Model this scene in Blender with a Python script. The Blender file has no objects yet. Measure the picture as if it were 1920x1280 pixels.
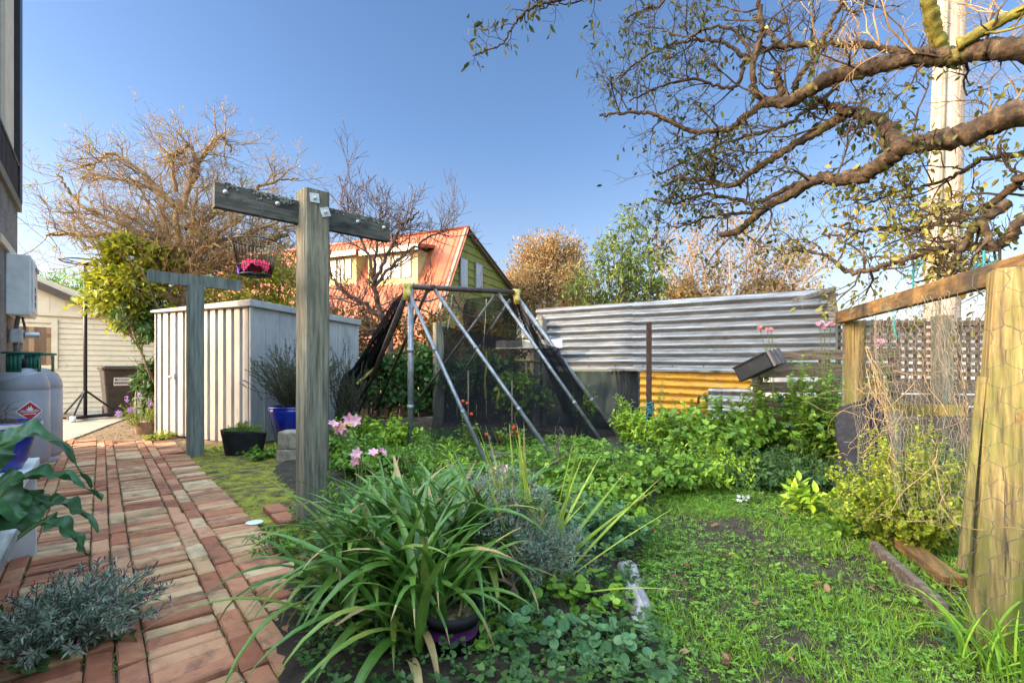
import bpy, math, random
import numpy as np
from mathutils import Vector, Matrix
random.seed(7); rng = np.random.default_rng(7)
sc = bpy.context.scene; COL = sc.collection
F, CU, HV, CH = 900.0, 960.0, 690.0, 1.0        # focal length in px of the 1920 px photo, principal column, horizon row, eye height
R = math.radians
def at(u, v, Y): return np.array([(u-CU)/F*Y, Y, CH-(v-HV)/F*Y])
def G(u, v, z=0.0):
    Y = (CH-z)*F/(v-HV); return np.array([(u-CU)/F*Y, Y, z])
GA = np.array([-.65, .76, 0]); GA = GA/np.linalg.norm(GA); GB = np.array([.76, .65, 0]); GB = GB/np.linalg.norm(GB)   # axes of the garden: along the path, across it
UP = np.array([0, 0, 1.])
def ab(a, b, z=0.0): return a*GA+b*GB+np.array([0, 0, z])
def nrm(v):
    v = np.asarray(v, float); return v/(np.linalg.norm(v, axis=-1, keepdims=True)+1e-9)
def hit(u, v, p0, n):
    d = np.array([(u-CU)/F, 1, -(v-HV)/F]); o = np.array([0, 0, CH]); t = np.dot(p0-o, n)/np.dot(d, n); return o+d*t

# ------------------------------------------------------------------ materials
def new_mat(name):
    m = bpy.data.materials.new(name); m.use_nodes = True; nt = m.node_tree; nt.nodes.clear()
    out = nt.nodes.new('ShaderNodeOutputMaterial'); return m, nt, out
def N(nt, t, **kw):
    n = nt.nodes.new(t)
    for k, v in kw.items():
        if k in n.inputs: n.inputs[k].default_value = v
        else: setattr(n, k, v)
    return n
def ramp(nt, cols):
    r = nt.nodes.new('ShaderNodeValToRGB'); e = r.color_ramp.elements
    while len(e) < len(cols): e.new(.5)
    for i, (p, c) in enumerate(cols): e[i].position = p; e[i].color = (*c, 1)
    return r
def coords(nt, rotz=0, stretch=(1, 1, 1)):
    tc = N(nt, 'ShaderNodeTexCoord'); a = N(nt, 'ShaderNodeMapping'); b = N(nt, 'ShaderNodeMapping')
    a.inputs['Rotation'].default_value = (0, 0, rotz); b.inputs['Scale'].default_value = stretch
    nt.links.new(tc.outputs['Object'], a.inputs['Vector']); nt.links.new(a.outputs['Vector'], b.inputs['Vector']); return b.outputs['Vector']
def mat(name, cols, scale=6, detail=8, rough=.75, bump=.25, metallic=0.0, stretch=(1, 1, 1), rotz=0, dist=.01, island=0.0, patch=None, spec=.4, streak=None):
    m, nt, out = new_mat(name); L = nt.links.new
    p = N(nt, 'ShaderNodeBsdfPrincipled', Roughness=rough, Metallic=metallic); p.inputs['Specular IOR Level'].default_value = spec
    vec = coords(nt, rotz, stretch)
    n = N(nt, 'ShaderNodeTexNoise', Scale=scale, Detail=detail, Roughness=.62); L(vec, n.inputs['Vector'])
    fac = n.outputs['Fac']
    if island:
        g = N(nt, 'ShaderNodeNewGeometry'); mx = N(nt, 'ShaderNodeMix'); mx.data_type = 'FLOAT'; mx.inputs[0].default_value = island
        L(fac, mx.inputs[2]); L(g.outputs['Random Per Island'], mx.inputs[3]); fac = mx.outputs[0]
    r = ramp(nt, cols); L(fac, r.inputs['Fac']); col = r.outputs['Color']
    for pt in ([patch] if patch else []) + ([streak] if streak else []):
        pc, ps, lo, hi, pst = pt
        vec2 = coords(nt, rotz, pst); n2 = N(nt, 'ShaderNodeTexNoise', Scale=ps, Detail=6, Roughness=.65); L(vec2, n2.inputs['Vector'])
        mr = N(nt, 'ShaderNodeMapRange'); mr.inputs[1].default_value = lo; mr.inputs[2].default_value = hi; L(n2.outputs['Fac'], mr.inputs[0])
        mx = N(nt, 'ShaderNodeMix'); mx.data_type = 'RGBA'; L(mr.outputs[0], mx.inputs[0]); L(col, mx.inputs[6]); mx.inputs[7].default_value = (*pc, 1); col = mx.outputs[2]
    L(col, p.inputs['Base Color'])
    if bump:
        b = N(nt, 'ShaderNodeBump', Strength=bump, Distance=dist); L(n.outputs['Fac'], b.inputs['Height']); L(b.outputs['Normal'], p.inputs['Normal'])
    L(p.outputs[0], out.inputs[0]); return m
def leaf_mat(name, cols, trans=.35, rough=.5, clump=1.2, spec=.35):
    m, nt, out = new_mat(name); L = nt.links.new
    g = N(nt, 'ShaderNodeNewGeometry'); r = ramp(nt, cols)
    n = N(nt, 'ShaderNodeTexNoise', Scale=clump*3, Detail=2); L(coords(nt), n.inputs['Vector'])
    mx = N(nt, 'ShaderNodeMix'); mx.data_type = 'FLOAT'; mx.inputs[0].default_value = .35
    L(g.outputs['Random Per Island'], mx.inputs[2]); L(n.outputs['Fac'], mx.inputs[3]); L(mx.outputs[0], r.inputs['Fac'])
    n2 = N(nt, 'ShaderNodeTexNoise', Scale=45, Detail=3); L(coords(nt), n2.inputs['Vector'])
    hs = N(nt, 'ShaderNodeHueSaturation'); mr = N(nt, 'ShaderNodeMapRange'); mr.inputs[3].default_value = .65; mr.inputs[4].default_value = 1.35
    L(n2.outputs['Fac'], mr.inputs[0]); L(mr.outputs[0], hs.inputs['Value']); L(r.outputs['Color'], hs.inputs['Color'])
    p = N(nt, 'ShaderNodeBsdfPrincipled', Roughness=rough); p.inputs['Specular IOR Level'].default_value = spec
    t = N(nt, 'ShaderNodeBsdfTranslucent'); ms = N(nt, 'ShaderNodeMixShader'); ms.inputs[0].default_value = trans
    L(hs.outputs['Color'], p.inputs['Base Color']); L(hs.outputs['Color'], t.inputs['Color'])
    L(p.outputs[0], ms.inputs[1]); L(t.outputs[0], ms.inputs[2]); L(ms.outputs[0], out.inputs[0]); return m
def net_mat(name, alpha, col=(.012, .012, .014)):
    m, nt, out = new_mat(name); L = nt.links.new
    d = N(nt, 'ShaderNodeBsdfDiffuse'); d.inputs[0].default_value = (*col, 1); t = N(nt, 'ShaderNodeBsdfTransparent'); ms = N(nt, 'ShaderNodeMixShader')
    n = N(nt, 'ShaderNodeTexNoise', Scale=3.5, Detail=5); L(coords(nt, 0, (2, 2, .7)), n.inputs['Vector'])
    mr = N(nt, 'ShaderNodeMapRange'); mr.inputs[1].default_value = .3; mr.inputs[2].default_value = .7; mr.inputs[3].default_value = alpha-.16; mr.inputs[4].default_value = alpha+.16
    L(n.outputs['Fac'], mr.inputs[0]); L(mr.outputs[0], ms.inputs[0]); L(t.outputs[0], ms.inputs[1]); L(d.outputs[0], ms.inputs[2]); L(ms.outputs[0], out.inputs[0]); return m
def glass_mat(name, tint=(.5, .55, .6), alpha=.5):
    m, nt, out = new_mat(name); L = nt.links.new
    g = N(nt, 'ShaderNodeBsdfGlossy', Roughness=.03); g.inputs[0].default_value = (.9, .9, .9, 1); t = N(nt, 'ShaderNodeBsdfTransparent'); t.inputs[0].default_value = (*tint, 1)
    ms = N(nt, 'ShaderNodeMixShader'); ms.inputs[0].default_value = alpha; L(t.outputs[0], ms.inputs[1]); L(g.outputs[0], ms.inputs[2]); L(ms.outputs[0], out.inputs[0]); return m

ZR = (9, 9, .7)
M = {}
M['soil'] = mat('soil', [(.3, (.018, .012, .008)), (.6, (.05, .034, .022)), (.8, (.11, .08, .05))], 14, rough=.95, bump=.7, dist=.03)
M['ground'] = mat('ground', [(.3, (.03, .035, .012)), (.55, (.06, .065, .025)), (.8, (.12, .1, .05))], 3, rough=.95, bump=.5, dist=.03)
M['litter'] = mat('litter', [(.3, (.04, .027, .014)), (.5, (.15, .1, .05)), (.7, (.34, .24, .14))], 26, rough=.9, bump=.8, dist=.02)
M['moss'] = mat('moss', [(.3, (.03, .022, .01)), (.42, (.1, .07, .025)), (.52, (.2, .17, .02)), (.65, (.3, .29, .02)), (.8, (.15, .18, .025))], 9, detail=12, rough=.95, bump=.8, dist=.03)
M['joint'] = mat('joint', [(.35, (.02, .017, .012)), (.55, (.06, .05, .035)), (.7, (.06, .075, .015))], 8, rough=.95, bump=.5)
M['concrete'] = mat('concrete', [(.3, (.2, .17, .13)), (.6, (.32, .27, .21)), (.8, (.42, .37, .3))], 5, rough=.9, bump=.25, patch=((.12, .1, .07), 2, .55, .75, (1, 1, 1)))
M['brick_buff'] = mat('brick_buff', [(.2, (.4, .18, .085)), (.5, (.51, .3, .155)), (.8, (.6, .42, .24))], 22, rough=.85, bump=.7, dist=.01, island=.62, patch=((.16, .075, .045), 7, .52, .72, (1, 1, 1)), streak=((.1, .065, .04), 2.6, .5, .78, (1, 1, 1)))
M['brick_red'] = mat('brick_red', [(.2, (.27, .085, .04)), (.5, (.43, .165, .083)), (.8, (.54, .27, .145))], 22, rough=.85, bump=.7, dist=.01, island=.6, patch=((.12, .05, .04), 6, .54, .72, (1, 1, 1)), streak=((.09, .045, .032), 2.6, .5, .78, (1, 1, 1)))
M['grey_post'] = mat('grey_post', [(.3, (.05, .046, .034)), (.5, (.15, .138, .1)), (.7, (.25, .225, .165))], 6, rough=.85, bump=.5, stretch=(9, 9, .55), patch=((.055, .05, .04), 3.2, .48, .7, (1, 1, .5)), streak=((.022, .02, .016), 16, .6, .7, (4, 4, .12)))
M['grey_post_blue'] = mat('grey_post_blue', [(.3, (.075, .088, .075)), (.5, (.16, .175, .15)), (.7, (.24, .25, .215))], 5, rough=.85, bump=.45, stretch=(9, 9, .55), patch=((.07, .075, .07), 3.2, .58, .74, (1, 1, .5)), streak=((.04, .045, .045), 16, .66, .74, (4, 4, .12)))
ANG = math.atan2(GB[1], GB[0])
M['arm_wood'] = mat('arm_wood', [(.3, (.02, .019, .018)), (.5, (.065, .062, .055)), (.72, (.14, .13, .11))], 5, rough=.9, bump=.6, rotz=-ANG, stretch=(.7, 8, 9), patch=((.012, .012, .012), 4, .52, .66, (1, 1, 2)), streak=((.3, .3, .26), 20, .68, .76, (1, 1, 2)))
M['lichen'] = mat('lichen', [(.3, (.05, .05, .045)), (.55, (.22, .22, .19)), (.75, (.42, .42, .37))], 40, rough=.95, bump=.8, dist=.01)
M['pine'] = mat('pine', [(.32, (.045, .032, .014)), (.5, (.17, .122, .046)), (.68, (.3, .225, .09))], 6, detail=12, rough=.8, bump=.8, stretch=(10, 10, .45), patch=((.1, .115, .016), 3.0, .42, .6, (1.5, 1.5, .4)), streak=((.045, .03, .016), 11, .58, .66, (6, 6, .1)))
M['beam'] = mat('beam', [(.3, (.05, .03, .013)), (.5, (.18, .1, .033)), (.7, (.29, .18, .06))], 5, rough=.8, bump=.45, rotz=-math.atan2(-2.1, -1.05), stretch=(.6, 8, 8), patch=((.035, .027, .018), 3, .44, .6, (1, 1, 1)))
M['weathered'] = mat('weathered', [(.3, (.07, .06, .05)), (.5, (.17, .15, .13)), (.7, (.28, .26, .23))], 5, rough=.9, bump=.6, rotz=math.atan2(.43, 1), stretch=(.7, 9, 9), patch=((.04, .036, .03), 3, .55, .7, (1, 1, 1)))
M['fence_wood'] = mat('fence_wood', [(.3, (.045, .03, .022)), (.5, (.11, .08, .06)), (.7, (.2, .16, .125))], 5, rough=.9, bump=.6, rotz=.5, stretch=(.7, 6, 8))
M['bench_wood'] = mat('bench_wood', [(.3, (.09, .09, .088)), (.5, (.2, .195, .185)), (.7, (.34, .33, .31))], 5, rough=.85, bump=.5, rotz=-math.atan2(GA[1], GA[0]), stretch=(.8, 9, 9), patch=((.4, .41, .42), 2.3, .5, .6, (1, 1, 1)))
M['white_paint'] = mat('white_paint', [(.3, (.55, .55, .54)), (.6, (.72, .72, .7)), (.8, (.78, .78, .76))], 6, rough=.6, bump=.12, streak=((.3, .28, .25), 7, .62, .8, (1, 1, .4)))
M['cream'] = mat('cream', [(.3, (.58, .48, .35)), (.6, (.67, .56, .41)), (.8, (.73, .63, .48))], 5, rough=.65, bump=.1, streak=((.34, .28, .2), 6, .6, .85, (1, 1, .5)))
M['fascia'] = mat('fascia', [(.3, (.07, .05, .04)), (.7, (.12, .09, .075))], 8, rough=.6, bump=.1)
M['stucco'] = mat('stucco', [(.3, (.12, .11, .1)), (.5, (.22, .205, .185)), (.75, (.33, .31, .28))], 26, rough=.95, bump=.9, dist=.02, patch=((.11, .1, .09), 2.5, .5, .75, (1, 1, 1)))
M['black_paint'] = mat('black_paint', [(.3, (.01, .01, .012)), (.7, (.025, .025, .03))], 8, rough=.45, bump=.1)
M['shed_metal'] = mat('shed_metal', [(.3, (.26, .26, .27)), (.6, (.37, .37, .37)), (.8, (.45, .44, .43))], 7, rough=.5, bump=.06, metallic=.15, stretch=(1, 1, .3), streak=((.36, .34, .32), 9, .6, .85, (1, 1, .15)))
M['zinc'] = mat('zinc', [(.3, (.1, .107, .122)), (.5, (.19, .2, .22)), (.7, (.3, .31, .33))], 6, rough=.5, bump=.08, metallic=.35, rotz=.5, stretch=(.5, 2, 5), patch=((.26, .25, .24), 3, .55, .75, (1, 1, 3)), streak=((.09, .06, .045), 9, .6, .74, (.6, 1, 2)))
M['yellow_iron'] = mat('yellow_iron', [(.3, (.36, .16, .012)), (.55, (.5, .25, .02)), (.8, (.58, .33, .045))], 5, rough=.65, bump=.1, stretch=(1, 1, 3), streak=((.13, .06, .025), 9, .55, .7, (1, 1, 2)), patch=((.34, .24, .11), 3, .52, .75, (1, 1, 1)))
M['dark_iron'] = mat('dark_iron', [(.3, (.1, .095, .095)), (.5, (.24, .23, .23)), (.75, (.42, .4, .39))], 6, rough=.45, bump=.1, metallic=.4)
M['rust'] = mat('rust', [(.3, (.018, .012, .01)), (.55, (.06, .03, .022)), (.8, (.12, .055, .03))], 20, rough=.9, bump=.4)
M['steel'] = mat('steel', [(.3, (.11, .115, .125)), (.55, (.22, .23, .25)), (.8, (.34, .36, .38))], 12, rough=.4, bump=.08, metallic=.5, streak=((.1, .06, .04), 7, .62, .75, (1, 1, 1)))
M['brown_pipe'] = mat('brown_pipe', [(.3, (.02, .015, .014)), (.55, (.055, .035, .03)), (.8, (.12, .09, .08))], 14, rough=.5, bump=.15)
M['grey_pipe'] = mat('grey_pipe', [(.3, (.08, .08, .08)), (.6, (.15, .15, .145)), (.8, (.24, .23, .22))], 14, rough=.6, bump=.15)
M['yellow_plastic'] = mat('yellow_plastic', [(.3, (.3, .22, .05)), (.6, (.5, .4, .1)), (.8, (.55, .47, .2))], 20, rough=.6, bump=.2, streak=((.1, .07, .04), 22, .56, .7, (1, 1, 1)))
M['galv'] = mat('galv', [(.3, (.35, .36, .37)), (.7, (.6, .61, .62))], 25, rough=.45, bump=.1, metallic=.5)
M['wire'] = mat('wire', [(.3, (.13, .1, .07)), (.6, (.26, .215, .155)), (.8, (.4, .35, .28))], 20, rough=.6, bump=0, metallic=.2)
M['dark_wire'] = mat('dark_wire', [(.3, (.06, .055, .05)), (.7, (.14, .13, .12))], 20, rough=.6, bump=0, metallic=.2)
M['gas_grey'] = mat('gas_grey', [(.3, (.27, .27, .3)), (.6, (.34, .34, .375)), (.8, (.4, .4, .43))], 4, rough=.42, bump=.05, streak=((.3, .29, .3), 5, .58, .75, (1, 1, .7)))
M['green_paint'] = mat('green_paint', [(.3, (.012, .1, .07)), (.7, (.03, .16, .11))], 12, rough=.5, bump=.08)
M['brass'] = mat('brass', [(.3, (.35, .25, .05)), (.7, (.6, .45, .1))], 12, rough=.4, bump=.05, metallic=.5)
M['red_sign'] = mat('red_sign', [(.3, (.42, .01, .02)), (.7, (.5, .02, .03))], 12, rough=.5, bump=0)
M['white_sign'] = mat('white_sign', [(.3, (.7, .7, .7)), (.7, (.8, .8, .78))], 12, rough=.5, bump=0)
M['bin'] = mat('bin', [(.3, (.045, .036, .03)), (.6, (.075, .06, .05)), (.8, (.1, .085, .07))], 8, rough=.55, bump=.08)
M['blue_glaze'] = mat('blue_glaze', [(.3, (.008, .015, .2)), (.6, (.012, .025, .33)), (.8, (.03, .06, .45))], 5, rough=.14, bump=.05, spec=.6)
M['terracotta_rim'] = mat('terracotta_rim', [(.3, (.35, .25, .2)), (.7, (.6, .5, .45))], 15, rough=.4, bump=.1)
M['black_plastic'] = mat('black_plastic', [(.3, (.01, .01, .011)), (.6, (.02, .02, .022)), (.8, (.035, .035, .037))], 9, rough=.65, bump=.08, spec=.2)
M['dark_plastic'] = mat('dark_plastic', [(.3, (.05, .04, .038)), (.7, (.12, .1, .09))], 9, rough=.5, bump=.08)
M['purple_band'] = mat('purple_band', [(.3, (.1, .015, .12)), (.7, (.22, .03, .24))], 14, rough=.4, bump=.05)
M['black_cloth'] = mat('black_cloth', [(.3, (.014, .014, .018)), (.6, (.03, .032, .042)), (.8, (.06, .062, .075))], 30, rough=.95, bump=.6, dist=.006)
M['pink_cloth'] = mat('pink_cloth', [(.3, (.42, .005, .04)), (.6, (.6, .015, .09)), (.8, (.7, .05, .16))], 14, rough=.8, bump=.4)
M['purple_cloth'] = mat('purple_cloth', [(.3, (.12, .03, .3)), (.7, (.25, .08, .5))], 14, rough=.8, bump=.4)
M['teal_twine'] = mat('teal_twine', [(.3, (.008, .09, .11)), (.7, (.025, .2, .22))], 30, rough=.7, bump=.2)
M['stone'] = mat('stone', [(.3, (.14, .12, .12)), (.55, (.4, .36, .36)), (.75, (.62, .58, .56))], 9, rough=.9, bump=.7, dist=.02, patch=((.1, .085, .07), 5, .52, .66, (1, 1, 1)))
M['pot_concrete'] = mat('pot_concrete', [(.3, (.13, .1, .07)), (.55, (.3, .24, .18)), (.75, (.42, .36, .28))], 12, rough=.9, bump=.6, dist=.02)
M['roof_red'] = mat('roof_red', [(.3, (.24, .055, .017)), (.6, (.32, .08, .026)), (.8, (.37, .11, .04))], 3, rough=.6, bump=.05)
M['olive_board'] = mat('olive_board', [(.3, (.15, .15, .028)), (.6, (.19, .185, .038)), (.8, (.22, .21, .05))], 3, rough=.7, bump=.05)
M['pale_yellow'] = mat('pale_yellow', [(.3, (.34, .3, .12)), (.7, (.42, .37, .16))], 3, rough=.7, bump=.05)
M['grey_trim'] = mat('grey_trim', [(.3, (.1, .1, .08)), (.7, (.17, .16, .13))], 3, rough=.6, bump=.05)
M['pane'] = glass_mat('pane', (.8, .8, .8), .15)
M['pale_pane'] = mat('pale_pane', [(.3, (.24, .26, .3)), (.7, (.4, .41, .44))], 2, rough=.2, bump=0)  # opaque; the sky's reflection in the glass is put into the colour
M['white_wall'] = mat('white_wall', [(.3, (.42, .41, .4)), (.7, (.5, .49, .48))], 3, rough=.7, bump=.05)
M['pole_wood'] = mat('pole_wood', [(.3, (.19, .135, .1)), (.5, (.33, .255, .2)), (.7, (.44, .36, .29))], 4, rough=.85, bump=.4, stretch=(9, 9, .3), streak=((.2, .14, .1), 12, .62, .7, (5, 5, .1)))
M['bark'] = mat('bark', [(.3, (.01, .007, .005)), (.5, (.045, .029, .018)), (.7, (.12, .08, .046))], 20, rough=.95, bump=1.0, dist=.02, patch=((.13, .12, .03), 4.5, .58, .74, (1, 1, 1)))
M['bark_moss'] = mat('bark_moss', [(.3, (.035, .03, .01)), (.48, (.11, .1, .016)), (.7, (.21, .19, .035))], 16, rough=.95, bump=.8, dist=.015)
M['bark_gold'] = mat('bark_gold', [(.3, (.13, .08, .04)), (.5, (.26, .17, .085)), (.7, (.38, .27, .14))], 9, rough=.9, bump=.3)
M['bark_dark'] = mat('bark_dark', [(.3, (.05, .028, .022)), (.5, (.1, .058, .045)), (.75, (.2, .12, .09))], 9, rough=.9, bump=.3)
M['bark_pale'] = mat('bark_pale', [(.3, (.2, .13, .09)), (.6, (.36, .25, .18)), (.8, (.45, .33, .24))], 9, rough=.9, bump=.2)
M['dry_vine'] = mat('dry_vine', [(.3, (.16, .1, .045)), (.6, (.32, .22, .11)), (.8, (.46, .36, .21))], 20, rough=.8, bump=.2)
M['stem_green'] = mat('stem_green', [(.3, (.06, .1, .02)), (.7, (.14, .18, .05))], 12, rough=.7, bump=.1)
M['stem_brown'] = mat('stem_brown', [(.3, (.07, .045, .03)), (.7, (.17, .12, .08))], 12, rough=.8, bump=.2)
M['leaf_tree'] = leaf_mat('leaf_tree', [(.1, (.018, .03, .008)), (.4, (.045, .06, .014)), (.7, (.1, .1, .02)), (.95, (.15, .075, .02))])
M['leaf_tree_yellow'] = leaf_mat('leaf_tree_yellow', [(.1, (0.068, 0.085, 0.017)), (.45, (0.187, 0.187, 0.034)), (.7, (0.289, 0.238, 0.051)), (.95, (0.255, 0.136, 0.034))])
M['leaf_evergreen'] = leaf_mat('leaf_evergreen', [(.1, (.1, .15, .015)), (.45, (.24, .28, .02)), (.7, (.4, .4, .03)), (.95, (.5, .46, .05))])
M['leaf_olive'] = leaf_mat('leaf_olive', [(.1, (0.042, 0.070, 0.011)), (.45, (0.105, 0.154, 0.022)), (.75, (0.210, 0.252, 0.042)), (.95, (0.364, 0.364, 0.070))])
M['leaf_gold'] = leaf_mat('leaf_gold', [(.1, (.09, .06, .012)), (.4, (.2, .12, .03)), (.7, (.32, .2, .05)), (.95, (.13, .14, .025))])
M['leaf_rusty'] = leaf_mat('leaf_rusty', [(.1, (.15, .09, .035)), (.5, (.3, .19, .08)), (.9, (.42, .3, .13))])
M['leaf_green'] = leaf_mat('leaf_green', [(.1, (0.064, 0.141, 0.013)), (.45, (0.128, 0.240, 0.022)), (.75, (0.223, 0.366, 0.033)), (.95, (0.383, 0.507, 0.055))])
M['leaf_bright'] = leaf_mat('leaf_bright', [(.1, (0.145, 0.256, 0.015)), (.45, (0.275, 0.422, 0.025)), (.75, (0.406, 0.538, 0.040)), (.95, (0.580, 0.640, 0.080))])
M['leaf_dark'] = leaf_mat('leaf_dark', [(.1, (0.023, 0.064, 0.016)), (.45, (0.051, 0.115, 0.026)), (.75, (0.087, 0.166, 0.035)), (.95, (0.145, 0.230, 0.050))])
M['leaf_blue'] = leaf_mat('leaf_blue', [(.1, (0.051, 0.128, 0.050)), (.45, (0.087, 0.192, 0.075)), (.75, (0.145, 0.256, 0.100)), (.95, (0.217, 0.333, 0.130))])
M['leaf_strap'] = leaf_mat('leaf_strap', [(.1, (0.039, 0.098, 0.016)), (.45, (0.078, 0.173, 0.025)), (.75, (0.131, 0.230, 0.036)), (.97, (0.365, 0.311, 0.063))], rough=.34, spec=.5, trans=.25)
M['leaf_flax'] = leaf_mat('leaf_flax', [(.1, (.2, .28, .03)), (.5, (.33, .42, .05)), (.9, (.5, .54, .1))], rough=.4)
M['leaf_silver'] = leaf_mat('leaf_silver', [(.1, (.12, .17, .12)), (.5, (.2, .27, .2)), (.9, (.3, .38, .29))], rough=.7)
M['leaf_rosemary'] = leaf_mat('leaf_rosemary', [(.1, (.03, .05, .03)), (.5, (.07, .1, .06)), (.9, (.14, .17, .11))], rough=.6)
M['leaf_hebe'] = leaf_mat('leaf_hebe', [(.1, (0.120, 0.180, 0.120)), (.5, (0.250, 0.320, 0.230)), (.8, (0.460, 0.500, 0.380)), (.97, (0.250, 0.100, 0.150))], rough=.45)
M['leaf_purple'] = leaf_mat('leaf_purple', [(.1, (.07, .015, .045)), (.9, (.16, .05, .11))])
M['leaf_big'] = leaf_mat('leaf_big', [(.1, (.045, .12, .045)), (.9, (.07, .17, .06))], rough=.38, spec=.5, trans=.2)
M['grass'] = leaf_mat('grass', [(.1, (0.091, 0.188, 0.016)), (.45, (0.198, 0.363, 0.027)), (.75, (0.304, 0.483, 0.041)), (.96, (0.457, 0.363, 0.105))], trans=.4)
M['clover'] = leaf_mat('clover', [(.1, (0.061, 0.163, 0.021)), (.5, (0.136, 0.272, 0.030)), (.9, (0.246, 0.392, 0.060))], trans=.35)
M['leaf_sunny'] = leaf_mat('leaf_sunny', [(.1, (.16, .22, .015)), (.5, (.28, .34, .03)), (.9, (.42, .44, .05))], trans=.4)
M['petal_pink'] = leaf_mat('petal_pink', [(.1, (.6, .2, .32)), (.5, (.72, .32, .42)), (.9, (.78, .5, .52))], trans=.3)
M['petal_coral'] = leaf_mat('petal_coral', [(.1, (.55, .15, .2)), (.9, (.7, .3, .3))], trans=.3)
M['petal_yellow'] = leaf_mat('petal_yellow', [(.1, (.7, .4, .05)), (.9, (.8, .55, .1))], trans=.3)
M['petal_violet'] = leaf_mat('petal_violet', [(.1, (.3, .16, .5)), (.9, (.48, .32, .65))], trans=.3)
M['petal_white'] = leaf_mat('petal_white', [(.1, (.7, .72, .7)), (.9, (.8, .8, .78))], trans=.3)
M['dead_leaf'] = leaf_mat('dead_leaf', [(.1, (.1, .04, .02)), (.5, (.2, .09, .035)), (.9, (.34, .2, .09))], trans=.15)
M['leaf_tan'] = leaf_mat('leaf_tan', [(.1, (.16, .1, .045)), (.5, (.28, .19, .08)), (.9, (.38, .3, .13))], trans=.15)
M['tomato'] = mat('tomato', [(.3, (.5, .03, .01)), (.7, (.62, .08, .02))], 8, rough=.3, bump=0)
M['net'] = net_mat('net', .73); M['net_dense'] = net_mat('net_dense', .86)
M['shade_cloth'] = net_mat('shade_cloth', .82, (.02, .025, .03))
M['rope'] = mat('rope', [(.3, (.3, .27, .2)), (.7, (.5, .46, .38))], 30, rough=.9, bump=.2)
M['ribbon'] = mat('ribbon', [(.3, (.5, .5, .02)), (.7, (.62, .62, .06))], 10, rough=.6, bump=0)
M['interior'] = mat('interior', [(.3, (.12, .08, .045)), (.7, (.25, .17, .1))], 6, rough=.9, bump=.2)

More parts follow.
